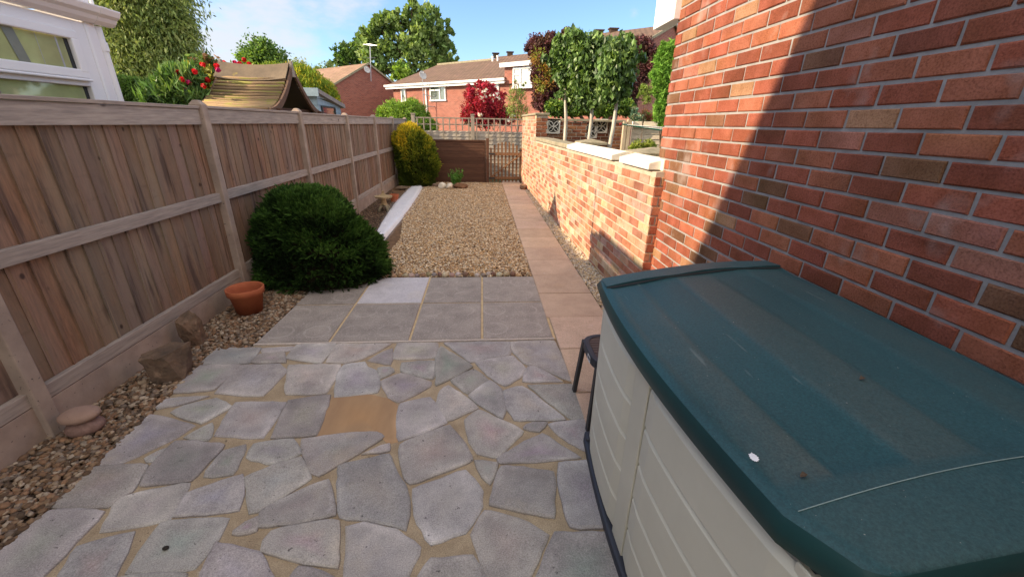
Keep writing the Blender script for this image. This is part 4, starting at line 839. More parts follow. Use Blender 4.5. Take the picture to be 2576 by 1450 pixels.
# left gable house
ap=G(925,160,6.0); rl_=G(775,178,6.0); ur=wall_dir(ap,rl_); ng=Vector((-ur.y,ur.x,0)); ng=ng if ng.y<0 else -ng
ap.z=6.; r=4.1; ezA=3.8; fz=ap+ng*r; fz.z=ezA; bz=ap-ng*r*1.0; bz.z=ezA
hl=empty('left_gable_house',Vector((ap.x,ap.y,0)),'red brick gable end house with pale brown tiled roof and tall aerial','house')
quad_uv('gable_wall',[[Vector((fz.x,fz.y,-.5)),Vector((bz.x,bz.y,-.5)),bz,ap-Vector((0,0,.08)),fz]],M['fbrick'],hl)
quad_uv('front_wall',[[Vector((fz.x,fz.y,-.5))+ur*14,Vector((fz.x,fz.y,-.5)),fz,fz+ur*14]],M['fbrick'],hl)
dn=(fz-ap)*.06; out_=-ur*.12
mb=[]; quad_uv('roof',[[fz+dn+ur*16,fz+dn+out_,ap+out_+Vector((0,0,.03)),ap+ur*16+Vector((0,0,.03))],[ap+out_+Vector((0,0,.03)),bz+out_,bz+ur*16,ap+ur*16+Vector((0,0,.03))]],M['roof_pale'],hl)
mb=MB(); mb.bar(fz+dn+out_,ap+out_,.06,.14,col=(1,1,1)); mb.bar(bz+out_,ap+out_,.06,.14); mb.build('verge',M['coping'],hl)
# aerial and dish on the gable
g0=onwall(925,172,ap,ur)
ae=empty('tv_aerial',g0,'tall thin television aerial on the left gable house','aerial')
mb=MB(); ta=onwall(1017-0,108,ap,ur); p_b=onwall(930,205,ap,ur)-ur*.2; p_t=onwall(1205/1.0*0+930-3,110,ap,ur)-ur*.2
mb.tube([p_b,p_t],.035,6); mb.build('mast',M['metal'],ae)
mb=MB(); 
for k in range(7): q=p_t+Vector((0,0,-.1))+ng*(k*.13-.4); mb.tube([q+Vector((-.3,.2,0)),q+Vector((.3,-.2,0))],.012,4)
mb.tube([p_t+ng*.6-Vector((0,0,.1)),p_t-ng*.6-Vector((0,0,.1))],.018,4); mb.tube([p_t+ng*.4-Vector((0,0,1.1)),p_t-ng*.4-Vector((0,0,1.0))],.018,4); mb.build('elements',M['metal'],ae)
q=onwall(923,176,ap-ur*.4,ur); dish(923,176,.27,None,'grey satellite dish near the top of the left gable wall',4,False,Y=q.y)
# right house behind the trees
c3=G(1460,90,7.2); d3=G(1694,61,7.2); u3r=wall_dir(c3,d3); n3r=Vector((u3r.y,-u3r.x,0)); n3r=n3r if n3r.y<0 else -n3r
d3.z=7.2;c3.z=7.2; r=4.6; ez3=5.5; f3=d3+n3r*r; f3.z=ez3; b3=d3-n3r*r; b3.z=ez3; back=-u3r*6.5
hr=empty('right_house',Vector((d3.x,d3.y,0)),'brown tiled gable house rising behind the purple and green trees','house')
quad_uv('gable_wall',[[Vector((f3.x,f3.y,-.5)),Vector((b3.x,b3.y,-.5)),b3,d3-Vector((0,0,.06)),f3]],M['fbrick'],hr)
quad_uv('front_wall',[[Vector((f3.x,f3.y,-.5))+back,Vector((f3.x,f3.y,-.5)),f3,f3+back]],M['fbrick'],hr)
quad_uv('roof',[[f3+back+n3r*.2-Vector((0,0,.07)),f3+u3r*.15+n3r*.2-Vector((0,0,.07)),d3+u3r*.15,d3+back],[d3+u3r*.15,b3+u3r*.15,b3+back,d3+back]],M['roof'],hr)
mb=MB(); mb.bar(d3+u3r*.15,f3+u3r*.15+n3r*.2,.06,.14); mb.bar(d3+u3r*.15,b3+u3r*.15,.06,.14); mb.build('verge',M['coping'],hr)
for px,py in ((1507,80),(1543,76)):
    p=onwall(px,py,d3,n3r); mb=MB(); mb.box(p.x-.25,p.x+.25,p.y-.2,p.y+.2,p.z-.3,p.z+.04); mb.box(p.x-.32,p.x+.32,p.y-.25,p.y+.25,p.z+.04,p.z+.1); mb.build('ridge_vent',M['roof'],hr)
for px,py in ((1490,92),(1506,93)):
    p=onwall(px,py,d3+n3r*1.2,n3r); mb=MB(); mb.tube([p-Vector((0,0,.45)),p+Vector((0,0,.1))],.07,8); mb.tube([p+Vector((0,0,.1)),p+Vector((0,0,.2))],.1,8); mb.build('flue',M['upvc'],hr)

# ================================================================ VEGETATION
WIL=[(.34,.40,.12),(.27,.34,.10),(.40,.44,.16),(.20,.27,.09)]
GRN=[(.15,.27,.06),(.11,.21,.05),(.20,.32,.08),(.08,.15,.04)]
YEL=[(.26,.40,.06),(.20,.34,.05),(.32,.45,.08)]
PUR=[(.11,.040,.048),(.15,.055,.06),(.07,.028,.032),(.13,.07,.05)]
RED=[(.50,.035,.07),(.40,.03,.05),(.60,.06,.12),(.33,.03,.04)]
DGR=[(.045,.095,.025),(.06,.12,.03),(.03,.06,.018)]
GLD=[(.55,.46,.04),(.40,.38,.04),(.26,.30,.04),(.62,.50,.05)]
def Z1(x,y,r): return (.35*x,.35*y,.35*r)
def Z2(x,y,r): return (772.8+.25*x,.25*y,.25*r)
def Z3(x,y,r): return (1223.6+.2252*x,.2252*y,.2252*r)
tree('willow_tree','tall pale yellow-green weeping tree behind the conservatory','tree',[(300,30,85),(375,-20,85),(340,110,85),(415,115,62),(300,200,70),(375,195,75),(440,165,45),(470,205,38),(405,45,60),(440,80,38),(250,120,70),(478,130,14),(330,-90,90),(495,225,25)],17,WIL,(.17,.05),nsub=60,per=46,spread=.5,trunk_r=.3,hang=1.0,shell=.15)
tree('broadleaf_tree','small round green tree above the far end of the slatted shelter roof','tree',[(655,140,36),(630,152,26),(692,150,26),(655,118,18),(672,128,22),(660,168,36)],34,GRN+YEL[:1],(.22,.14),nsub=70,per=30,spread=.5,trunk_r=.2,shell=.2)
tree('hazy_tree','faint distant yellowish tree between the green tree and the gable house','tree',[(752,168,18),(738,172,14),(768,172,12)],60,[(.32,.34,.14),(.25,.28,.12)],(.3,.15),nsub=60,per=24,spread=.6,trunk_r=.15,shell=.2)
tree('hazy_tree','low distant bushy tree just left of the poplar over the roof ridge','tree',[(815,172,13),(835,170,12),(800,176,10)],58,[(.22,.28,.10),(.18,.24,.09)],(.3,.15),nsub=60,per=24,spread=.6,trunk_r=.15,shell=.2)
POP=[(1060,70,62),(1050,190,80),(820,190,82),(930,250,90),(1200,180,95),(1270,140,50),(1140,290,110),(720,260,80),(660,210,30),(740,370,110),(560,370,80),(1300,290,90),(1400,250,36),(1440,330,45),(1050,440,130),(860,470,120),(1280,450,110),(1400,450,70),(1430,570,75),(1490,610,40),(650,560,110),(1000,600,130),(850,670,100),(1200,590,120),(1340,600,80),(600,450,90),(760,760,60),(1060,20,26),(900,120,40)]
tree('poplar_tree','tallest dense green tree standing behind the houses against the blue sky','tree',[Z2(*b) for b in POP],62,[(.25,.36,.11),(.19,.29,.09),(.32,.42,.15),(.13,.21,.06)],(.62,.36),nsub=46,per=24,spread=.30,trunk_r=.5,shell=.5,up=.3)
tree('background_tree','bushy green tree left of the tallest tree behind the gable house roof','tree',[Z2(*b) for b in ((340,530,62),(410,500,55),(470,590,80),(300,600,45),(380,620,70),(540,560,70),(230,650,30),(540,440,60),(480,470,40))],66,GRN,(.5,.34),nsub=60,per=28,spread=.4,trunk_r=.3,shell=.4)
tree('leafy_sapling','bright green young tree at the foot of the tallest tree','tree',[Z2(*b) for b in ((940,710,60),(900,760,45),(1000,740,45),(960,790,50))],50,YEL,(.4,.28),nsub=70,per=24,spread=.4,trunk_r=.15,shell=.4)
tree('round_bush','bright lime green rounded bush just beyond the fence end and trellis','bush',[(1000,288,32),(1040,285,30),(968,290,20),(1068,298,18),(1015,315,42),(1075,325,26),(1050,320,36)],14.6,YEL+[(.14,.27,.04)],(.07,.025),nsub=330,per=26,spread=.25,trunk_r=.05,up=.4,shell=.7)
tree('crimson_shrub','crimson leaved shrub with a few white flowers behind the trellis','shrub',[Z2(*b) for b in ((1722,835,36),(1640,890,45),(1620,960,60),(1780,900,70),(1850,890,50),(1760,1030,110),(1900,1010,90),(1650,1110,90),(1900,1120,100),(1780,1170,110),(1970,960,30),(1590,1170,50),(2040,1190,60),(1980,1180,60))],16.5,RED,(.085,.04),nsub=130,per=24,spread=.36,trunk_r=.05,shell=.35,up=.3)
P,D,Cc=crown([Z2(1800,940,40),Z2(1880,970,40),Z2(1760,1000,20),Z2(2060,1190,40),Z2(1740,1170,20)],16.1,-5,3,.5,[(.8,.78,.76)]); leaves('white_flowers',P,D,.10,.09,Cc,M['petal'],bpy.data.objects['crimson_shrub'])
P,D,Cc=crown([Z2(1800,1120,120),Z2(1960,1150,80),Z2(1640,1180,70)],16.6,-30,24,.4,DGR); leaves('green_leaves',P,D,.1,.05,Cc,M['leaf'],bpy.data.objects['crimson_shrub'])
tree('wispy_shrub','thin upright green shrub between the crimson shrub and the purple tree','shrub',[Z2(*b) for b in ((2100,900,50),(2060,960,50),(2160,960,50),(2100,1050,80),(2190,1080,50),(2050,1120,60),(2150,1160,80),(2100,820,25),(2190,850,20))],15,[(.22,.32,.08),(.17,.26,.07),(.34,.40,.12),(.36,.24,.10)],(.09,.022),nsub=70,per=18,spread=.5,trunk_r=.03,up=.8,shell=.2)
PL=[(560,520,80),(640,600,110),(700,470,60),(600,700,80),(870,370,28),(880,330,14),(720,400,30),(600,860,80),(620,960,80),(640,1080,90),(600,1160,70),(720,1000,100),(760,740,120),(850,500,80),(480,560,40),(530,840,30),(1650,540,85),(1740,530,80),(1800,620,85),(1790,740,60),(1720,760,110),(1650,880,110),(1600,1010,100),(1560,1150,90),(1720,900,70),(1500,1000,110),(1400,900,120),(1200,900,140),(1000,900,120)]
tree('purple_leaved_tree','large dark purple leaved tree behind the green pleached trees','tree',[Z3(*b) for b in PL],11.0,PUR,(.075,.04),nsub=260,per=30,spread=.5,trunk_r=.09,base=1490,shell=.2,hang=.3,dep=.45)
P,D,Cc=crown([Z3(x,y,70) for x,y in ((650,800),(600,930),(680,900),(590,640))],10.6,-14,16,.7,[(.30,.34,.07),(.40,.22,.06)]); leaves('green_shoots',P,D,.07,.03,Cc,M['leafy'],bpy.data.objects['purple_leaved_tree'])
# pleached trees with pale trunks
PG=[[(800,430,50),(780,470,50),(720,700,50),(650,650,45),(760,620,50),(850,650,90),(850,850,60),(940,450,60),(900,780,80),(960,600,100),(950,900,90),(820,1060,45),(960,1080,60),(800,700,60)],
    [(1000,430,40),(1100,560,100),(1200,480,60),(1250,570,90),(1100,720,110),(1250,760,120),(1100,900,100),(1250,950,110),(1080,1080,60),(1200,1100,60),(1160,1170,40)],
    [(1400,600,90),(1540,430,30),(1600,410,16),(1480,520,60),(1560,580,70),(1500,700,90),(1400,800,110),(1560,820,70),(1400,980,90),(1510,930,70),(1480,1080,50),(1330,1100,45),(1560,690,50),(1740,650,24),(1550,1040,30)]]
tops=[(1421,1160,1421,300,1417,380),(1491,1150,1488,300,1478,380),(1549,1060,1545,300,1528,390)]
lbl=['leftmost pleached green tree with thin pale trunk behind the garden wall','middle pleached green tree whose pale trunk forks below the leaves','rightmost pleached green tree with a leaning pale trunk']
tk=[((1420,370),(1424,300),(1422,240),(1425,170)),((1477,385),(1487,310),(1492,240),(1496,160)),((1527,405),(1543,320),(1552,255),(1556,170))]
for i in range(3):
    Y=7.35-.55*i; b0=AY(*tk[i][0],Y); b0.z=0; e=empty('pleached_tree',b0,lbl[i],'tree','pleached trees behind the garden wall')
    P,D,Cc=crown([Z3(b[0],b[1],b[2]*(1.22 if b[0]>840 else .62)) for b in PG[i]],Y,120,17,.6,[(.11,.195,.05),(.15,.26,.07),(.075,.14,.04),(.21,.32,.09),(.05,.095,.03)],dep=.25,shell=.05)
    D=D*.2+RNG.normal(size=P.shape)*.5; D[:,2]-=.8; leaves('crown',P,D,.088,.050,Cc,M['glossleaf'],e,curl=.15)
    pts=[b0]+[AY(x,y,Y) for x,y in tk[i]]; mb=MB(); mb.tube(pts,[.034,.030,.028,.022,.01],9)
    if i==1: mb.tube([AY(1493,255,Y),AY(1505,245,Y),AY(1515,215,Y)],[.024,.018,.01],7)
    for k in range(9):
        p=pts[-1].lerp(pts[-2],random.random()*.9); mb.tube([p,p+Vector((random.uniform(-.3,.3),random.uniform(-.05,.15),random.uniform(.1,.3)))],[.008,.003],5,(.3,.25,.2))
    mb.build('trunk',M['palebark'],e,smooth=True)
tree('laurel_hedge','dark green hedge running along the top of the screen wall','hedge',[Z3(x,1200+random.uniform(-15,15),70) for x in range(740,1600,60)],10.2,[(.10,.2,.04),(.16,.28,.05),(.07,.13,.03),(.24,.34,.06)],(.08,.04),nsub=420,per=18,spread=.4,trunk_r=.03,shell=.5,limbs=False)
tree('tall_conifer','tall narrow bright green conifer at the corner of the brick house','conifer',[Z3(*b) for b in ((2010,570,75),(2060,560,80),(1980,680,90),(2050,700,100),(1960,800,90),(1970,900,100),(2020,850,120),(1960,1010,80),(2000,1100,80),(1950,1180,75),(1930,1290,60),(1960,1350,60),(2050,1200,100),(1870,840,40),(2060,1340,80),(1970,500,30))],8.6,[(.17,.34,.05),(.12,.27,.04),(.22,.42,.07)],(.085,.014),nsub=260,per=18,spread=.35,trunk_r=.05,up=.3,shell=.65,mat='conifer')
tree('feathery_shrub','loose yellow-green feathery shrub beside the tall conifer','shrub',[Z3(*b) for b in ((1800,1050,60),(1760,980,50),(1840,1000,50),(1790,1130,45),(1720,1060,30))],9.0,[(.28,.36,.08),(.2,.3,.06)],(.06,.014),nsub=110,per=14,spread=.5,trunk_r=.02,shell=.2)
tree('photinia_bush','low bush with red tipped young leaves behind the cream fence panel','bush',[Z3(*b) for b in ((1780,1290,55),(1840,1310,50),(1730,1270,35),(1810,1350,50))],10.3,[(.55,.22,.14),(.5,.34,.18),(.25,.34,.08)],(.07,.03),nsub=110,per=16,spread=.4,trunk_r=.03,up=.6)
tree('grey_green_shrub','grey green rounded shrub between screen wall and red tipped bush','shrub',[Z3(*b) for b in ((1650,1240,45),(1670,1310,60),(1700,1340,60),(1640,1300,40))],10.0,[(.14,.26,.18),(.30,.34,.22)],(.05,.02),nsub=200,per=16,spread=.3,trunk_r=.03)
tree('garden_shrub','small yellow green shrub behind the wall below the washing line','shrub',[(1605,370,17),(1630,372,18),(1595,385,18),(1640,392,20),(1615,395,24)],6.6,[(.30,.36,.05),(.2,.28,.05),(.36,.4,.1)],(.035,.016),nsub=220,per=20,spread=.4,trunk_r=.02)
tree('golden_dome_conifer','clipped dome conifer with yellow tips between the shelter and the gable house','conifer',[(700,215,42),(745,215,42),(770,222,44),(800,240,40),(820,252,28),(660,212,36),(630,215,36)],11.,GLD[:1]+[(.22,.33,.04),(.30,.38,.05),(.16,.25,.035)],(.085,.016),nsub=330,per=20,spread=.22,trunk_r=.05,up=.9,shell=.85,mat='conifer')
tree('clipped_hedge','dark green clipped hedge behind the conservatory end','hedge',[(310,225,26),(345,228,26),(372,232,22),(330,245,30),(365,248,26),(300,250,30)],9,[(.07,.14,.03),(.10,.19,.04),(.05,.09,.02)],(.05,.014),nsub=420,per=24,spread=.25,trunk_r=.03,shell=.8,mat='conifer')
# rose bush + oleander by the shelter
def place_roses(par,lst,Y):
    for (x,y,c) in lst:
        p=AY(x,y,Y+random.uniform(-.2,.2)); mb=MB()
        for k in range(18):
            d=Vector(unit(RNG.normal(size=3))); c0=p+d*.016; x_=d.orthogonal().normalized(); y_=d.cross(x_); q=.017
            mb.add([c0-x_*q-y_*q*.7,c0+x_*q-y_*q*.7,c0+x_*q*.8+y_*q+d*.008,c0-x_*q*.8+y_*q+d*.008],[(0,1,2,3)],tuple(v*random.uniform(.6,1.1) for v in c))
        mb.build('rose_bloom',M['petal'],par,recalc=False)
rb=tree('rose_bush','rambling rose bush with red blooms climbing beside the slatted shelter','bush',[(500,195,30),(525,175,26),(540,205,30),(495,170,20),(515,225,34),(560,215,25),(480,205,24)],6.4,[(.10,.17,.04),(.18,.27,.07),(.44,.42,.08),(.06,.11,.03),(.40,.20,.09)],(.065,.04),nsub=130,per=18,spread=.45,trunk_r=.02,shell=.2)
RR=(.75,.02,.03); PK=(.72,.03,.18)
place_roses(rb,[(510,163,RR),(545,166,RR),(548,176,PK),(458,200,RR),(475,208,PK),(522,201,RR),(512,216,RR),(468,223,RR),(490,180,RR),(447,181,RR),(500,192,RR)],5.55)
place_roses(rb,[(564,158,RR),(591,157,PK),(614,150,RR),(627,161,RR),(603,160,RR)],6.35)
for q in ((614,155,600,180),(626,170,618,190),(591,164,588,185)):
    mb=MB(); mb.tube([AY(q[0],q[1]-4,6.35),AY(q[2],q[3],6.4)],[.004,.006],5); mb.build('stem',M['bark'],rb)
tree('oleander_shrub','bright green shrub with narrow upright leaves behind the first fence post','shrub',[(430,225,36),(400,238,28),(455,205,30),(470,235,30),(425,195,18),(440,180,12),(395,250,26),(500,245,24),(480,190,22)],5.7,[(.20,.36,.09),(.10,.20,.05),(.30,.44,.14),(.06,.12,.03)],(.15,.026),nsub=75,per=16,spread=.45,trunk_r=.02,up=.9,shell=.25,mat='glossleaf')
tw=empty('twisted_stake',AY(522,200,6.6),'dark twisted metal plant stake among the roses','stake')
mb=MB(); a,b=AY(526,205,6.6),AY(513,130,6.6)
for ph in (0,math.pi): mb.tube([a.lerp(b,t)+Vector((math.cos(t*26+ph),math.sin(t*26+ph),0))*.014 for t in np.linspace(0,1,40)],.006,5)
mb.tube([b,b+Vector((0,0,.08))],[.012,.002],6); mb.build('spiral',flat('dark_iron',(.03,.04,.05),.5),tw)
# ---- the two conifers in the garden
def mound(name,label,cat,fn,n,L,W,pal,mat,up,core_col,cat_parent=None,loc=(0,0,0)):
    """fn(u,v)->surface point & normal arrays"""
    e=empty(name,loc,label,cat)
    per=16; m_=n//per; u=RNG.uniform(0,1,m_); v=RNG.uniform(0,1,m_); P0,N0,sh=fn(u,v); k=P0[:,2]>-.01; P0,N0,sh=P0[k],N0[k],sh[k]; m_=len(P0)
    P0=P0-N0*RNG.uniform(.0,.06,(m_,1)); ax=N0*.8+RNG.normal(size=(m_,3))*.38; ax[:,2]+=up; ax=unit(ax); sd=unit(np.cross(ax,RNG.normal(size=(m_,3))))
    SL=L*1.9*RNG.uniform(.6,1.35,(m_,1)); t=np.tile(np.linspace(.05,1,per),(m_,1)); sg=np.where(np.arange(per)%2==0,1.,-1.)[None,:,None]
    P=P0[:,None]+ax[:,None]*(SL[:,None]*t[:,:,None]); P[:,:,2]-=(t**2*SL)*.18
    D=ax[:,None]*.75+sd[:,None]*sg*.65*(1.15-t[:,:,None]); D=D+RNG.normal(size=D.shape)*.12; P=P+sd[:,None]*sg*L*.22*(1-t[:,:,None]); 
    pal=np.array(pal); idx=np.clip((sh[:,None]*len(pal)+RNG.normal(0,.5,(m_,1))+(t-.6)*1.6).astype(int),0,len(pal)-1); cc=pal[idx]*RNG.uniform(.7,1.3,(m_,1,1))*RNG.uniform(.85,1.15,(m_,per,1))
    leaves('foliage',P.reshape(-1,3),D.reshape(-1,3),L,W,cc.reshape(-1,3),M[mat],e,curl=.2)
    nu,nv=40,24; U,Vv=np.meshgrid(np.linspace(0,1,nu),np.linspace(0,1,nv),indexing='ij'); Q,Nq,_=fn(U.ravel(),Vv.ravel()); Q=Q-Nq*.055
    i=np.arange(nu*nv).reshape(nu,nv); Fc=np.stack([i[:-1,:-1],i[1:,:-1],i[1:,1:],i[:-1,1:]],-1).reshape(-1,4)
    npmesh('light_blocking_core',Q,Fc,np.tile(np.array(core_col),(len(Q),1)),M['bark'],e,smooth=True); return e  # solid core added inside to block light through the foliage
def lump(x,f,seed):
    r=np.random.default_rng(seed); a=0
    for k in range(7):
        d=unit(r.normal(size=3)); a=a+np.sin(x@d*f*(1+.35*k)+r.uniform(0,6.28))/(1+.45*k)
    return a
BC=np.array([-1.67,4.12,0.])
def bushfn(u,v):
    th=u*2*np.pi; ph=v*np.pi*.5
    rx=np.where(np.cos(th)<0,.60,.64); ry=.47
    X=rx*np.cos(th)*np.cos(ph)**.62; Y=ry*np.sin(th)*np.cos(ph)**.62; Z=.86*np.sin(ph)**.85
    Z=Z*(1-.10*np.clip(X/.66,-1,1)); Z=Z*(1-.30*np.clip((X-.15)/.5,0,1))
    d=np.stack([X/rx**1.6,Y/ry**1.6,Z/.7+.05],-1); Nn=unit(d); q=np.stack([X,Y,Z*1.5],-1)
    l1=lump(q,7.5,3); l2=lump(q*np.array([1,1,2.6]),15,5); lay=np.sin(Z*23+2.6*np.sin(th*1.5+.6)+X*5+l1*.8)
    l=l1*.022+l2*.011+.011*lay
    P=BC+np.stack([X,Y,Z],-1)+Nn*l[:,None]; sh=np.clip(.30+l1*.13+l2*.12+lay*.16+.28*(Nn[:,2]-.25),0,.99); return P,Nn,sh  # hollows darker, upward faces lighter: shade painted into the leaf colour
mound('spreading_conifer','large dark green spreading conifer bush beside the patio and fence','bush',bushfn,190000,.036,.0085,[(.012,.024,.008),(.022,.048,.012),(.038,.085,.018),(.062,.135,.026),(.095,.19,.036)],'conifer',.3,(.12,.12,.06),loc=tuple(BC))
GC=np.array([-1.66,10.95,0.])
def goldfn(u,v):
    th=u*2*np.pi; z=v; prof=np.where(z<.75,(.80+.2*np.sin(z/.75*np.pi*.62))*1.0,np.sqrt(np.clip(1-((z-.75)/.25)**2,0,1))*.98)
    R_=.50*prof; X=R_*np.cos(th)*1.0; Y=R_*np.sin(th); Z=z*1.46
    Z=Z-.42*np.clip(X+.12,0,1)*(z**1.5)*1.1
    Nn=unit(np.stack([np.cos(th),np.sin(th),np.clip((z-.5)*2.2,-.2,3)],-1)); q=np.stack([X,Y,Z*.6],-1); l=lump(q,8,9)*.028+lump(q,17,4)*.014
    P=GC+np.stack([X,Y,Z],-1)+Nn*l[:,None]; sh=np.clip(.06+(z**2.2)*.78+l*5+.06*(Nn[:,0]<-.2),0,.99); return P,Nn,sh  # golden tips, plus darker hollows and lighter sunward side painted in
mound('golden_conifer','rounded golden tipped conifer at the far end of the panel fence','conifer',goldfn,110000,.05,.012,[(.065,.10,.018),(.13,.18,.022),(.25,.29,.03),(.46,.42,.035),(.68,.52,.04)],'conifer',.9,(.3,.25,.15),loc=tuple(GC))
# small leafy plant in the gravel
pp=G(1147,474); pl=empty('potted_laurel' if 0 else 'leafy_plant',pp,'small bright green leafy plant growing in the gravel before the dark lap panel','plant')
Ps=[];Ds=[];Cs=[]
for k in range(46):
    a=random.uniform(0,6.28); ln=random.uniform(.22,.50); d=Vector((math.cos(a)*random.uniform(.1,.55),math.sin(a)*random.uniform(.1,.5),1)).normalized()
    mb=MB(); mb.tube([pp,pp+d*ln],[.006,.002],4); mb.build('stem',M['bark'],pl) if k<10 else None
    for q in range(20):
        t=random.uniform(.25,1); Ps.append(pp+d*ln*t+Vector((random.gauss(0,.012),random.gauss(0,.012),0))); Ds.append((random.gauss(0,.7)+d.x,random.gauss(0,.7)+d.y,random.uniform(.1,1))); c=random.uniform(.7,1.2); Cs.append((.13*c,.30*c,.06*c))
leaves('foliage',np.array(Ps),np.array(Ds),.075,.02,np.array(Cs),M['leafy'],pl)
# ================================================================ STONES AND ORNAMENTS
def rock(name,label,cat,c,sx,sy,sz,col,seed,mat='rock',rot=0,flat_top=None,group=None,rough=.16,parent=None,sub=3,pts=None):
    import bmesh
    bm=bmesh.new(); bmesh.ops.create_icosphere(bm,subdivisions=sub,radius=1); r=np.random.default_rng(seed)
    dirs=[unit(r.normal(size=3)) for _ in range(9)]; cut=[r.uniform(.62,.95) for _ in range(9)]
    for v in bm.verts:
        p=np.array(v.co)
        if rough>0.1:
            for d,c_ in zip(dirs,cut):
                e_=p@d-c_
                if e_>0: p=p-d*e_*.92
        p=p*(1+.03*lump(p[None],7,seed)[0]*rough*3); v.co=p*np.array([sx,sy,sz])
    M3=Matrix.Rotation(rot,4,'Z'); bm.transform(M3)
    mz=min(v.co.z for v in bm.verts)
    for v in bm.verts: v.co+=Vector(c)-Vector((0,0,mz*.92))
    me=bpy.data.meshes.new(name); bm.to_mesh(me); bm.free(); at=me.color_attributes.new('Col','FLOAT_COLOR','POINT'); a=np.ones((len(me.vertices),4),dtype=np.float32); a[:,:3]=col; at.data.foreach_set('color',a.ravel())
    me.materials.append(M[mat]); o=bpy.data.objects.new(name,me); C.objects.link(o)
    if rough<=.1: me.polygons.foreach_set('use_smooth',[True]*len(me.polygons))
    if parent: o.parent=parent; o.matrix_parent_inverse=parent.matrix_world.inverted()
    else: tag(o,label,cat,group)
    return o
def hull_rock(name,label,cat,pts,top_n,col,group=None):
    """angular rock from a point list"""
    import bmesh
    bm=bmesh.new(); [bm.verts.new(p) for p in pts]; bmesh.ops.convex_hull(bm,input=bm.verts); bmesh.ops.triangulate(bm,faces=bm.faces)
    bmesh.ops.subdivide_edges(bm,edges=bm.edges,cuts=3,use_grid_fill=True); 
    for v in bm.verts:
        p=np.array(v.co); v.co=Vector(p+unit(RNG.normal(size=3))*.004+np.array([1,1,1])*.006*lump(p[None]*1.,30,11)[0]*.5)
    me=bpy.data.meshes.new(name); bm.to_mesh(me); bm.free(); at=me.color_attributes.new('Col','FLOAT_COLOR','POINT'); a=np.ones((len(me.vertices),4),dtype=np.float32); a[:,:3]=col; at.data.foreach_set('color',a.ravel())
    me.materials.append(M['rock']); o=bpy.data.objects.new(name,me); C.objects.link(o); return tag(o,label,cat,group)
r1=G(415,962); x,y=r1.x+.005,r1.y+.06
hull_rock('rock','squat brown rock with a flat dark top, nearer of two border rocks','rock',[(x-.02,y-.09,0),(x+.10,y-.04,0),(x+.06,y+.10,0),(x-.08,y+.09,0),(x-.09,y-.03,0),(x-.10,y-.08,.165),(x+.045,y-.085,.19),(x+.115,y+.07,.215),(x-.02,y+.10,.20),(x-.125,y-.01,.175)],5,(.75,.68,.62),'rocks in the gravel border')
r2=G(497,868); x,y=r2.x-.02,r2.y+.02
hull_rock('rock','upright wedge shaped rock between the squat rock and flowerpot','rock',[(x-.03,y-.05,0),(x+.06,y-.03,0),(x+.06,y+.06,0),(x-.03,y+.05,0),(x-.075,y-.04,.20),(x-.005,y-.06,.19),(x+.045,y+.02,.225),(x-.02,y+.05,.25),(x+.05,y-.02,.13)],5,(.8,.70,.62),'rocks in the gravel border')
pc=G(219,1085); st=empty('stacked_pebbles',(pc.x,pc.y,0),'two pinkish rounded stones stacked beside the nearest fence post','ornament')
rock('lower_stone',None,None,(pc.x+.005,pc.y,-.006),.080,.066,.046,(.27,.17,.14),21,'pebble',.3,rough=.06,parent=st)
rock('upper_stone',None,None,(pc.x-.005,pc.y+.005,.070),.086,.066,.036,(1.0,.80,.74),22,'conc',.2,rough=.06,parent=st)
pot=G(613,800); pot.y+=.11; pe=empty('flowerpot',(pot.x,pot.y,0),'empty terracotta flowerpot standing in the border gravel by the conifer','flowerpot')
mb=MB(); mb.lathe((pot.x,pot.y,0),[(.0,.003),(.088,.003),(.092,.0),(.122,.175),(.137,.178),(.141,.228),(.137,.232),(.127,.228),(.122,.18),(.085,.03),(0,.03)],36); mb.build('pot_wall',M['terra'],pe,smooth=False)
for f in bpy.data.objects['pot_wall'].data.polygons: f.use_smooth=abs(f.normal.z)<.8
gp=G(600,724); gx,gy=gp.x+.09,gp.y+.03
gn=empty('garden_gnome',(gx,gy,0),'small ornament with a red top and white front behind the flowerpot','ornament')
mb=MB(); mb.lathe((gx,gy,0),[(0,0),(.045,0),(.05,.06),(.04,.12),(.03,.15),(.0,.15)],14,(.75,.66,.58)); mb.build('body',M['pebble'],gn,smooth=True)
mb=MB(); mb.lathe((gx-.005,gy,.15),[(0,0),(.038,0),(.034,.02),(.016,.055),(0,.07)],14,(.45,.05,.05)); mb.build('red_cap',M['pebble'],gn,smooth=True)
mb=MB(); mb.lathe((gx+.02,gy-.03,.12),[(0,0),(.024,.01),(.027,.03),(.015,.045),(0,.05)],10,(.85,.8,.75)); mb.build('beard',M['pebble'],gn,smooth=True)
# small stone lantern and red pot
lp=G(968,531); ln=empty('stone_lantern',(lp.x,lp.y,0),'small weathered stone lantern ornament in the border by the fence','ornament')
mb=MB()
for dx,dy in ((-.06,-.06),(.06,-.06),(-.06,.06),(.06,.06)): mb.tube([(lp.x+dx*1.4,lp.y+dy*1.4,0),(lp.x+dx*.9,lp.y+dy*.9,.09),(lp.x,lp.y,.13)],[.028,.024,.03],7)
mb.build('legs',M['coping'],ln,smooth=True)
mb=MB(); mb.lathe(lp,[(0,.11),(.07,.12),(.05,.15),(.045,.22),(.06,.235),(.0,.24)],12,(1.3,1.1,.9)); mb.build('fire_box',M['coping'],ln)
mb=MB(); mb.lathe(lp,[(0,.235),(.15,.245),(.165,.275),(.12,.27),(.05,.30),(.02,.33),(.025,.36),(0,.37)],8,(1.3,1.1,.9)); mb.build('cap',M['coping'],ln)
rp_=G(993,507); e=empty('small_red_pot',(rp_.x,rp_.y,0),'small red clay pot lying by the fence beyond the stone lantern','flowerpot')
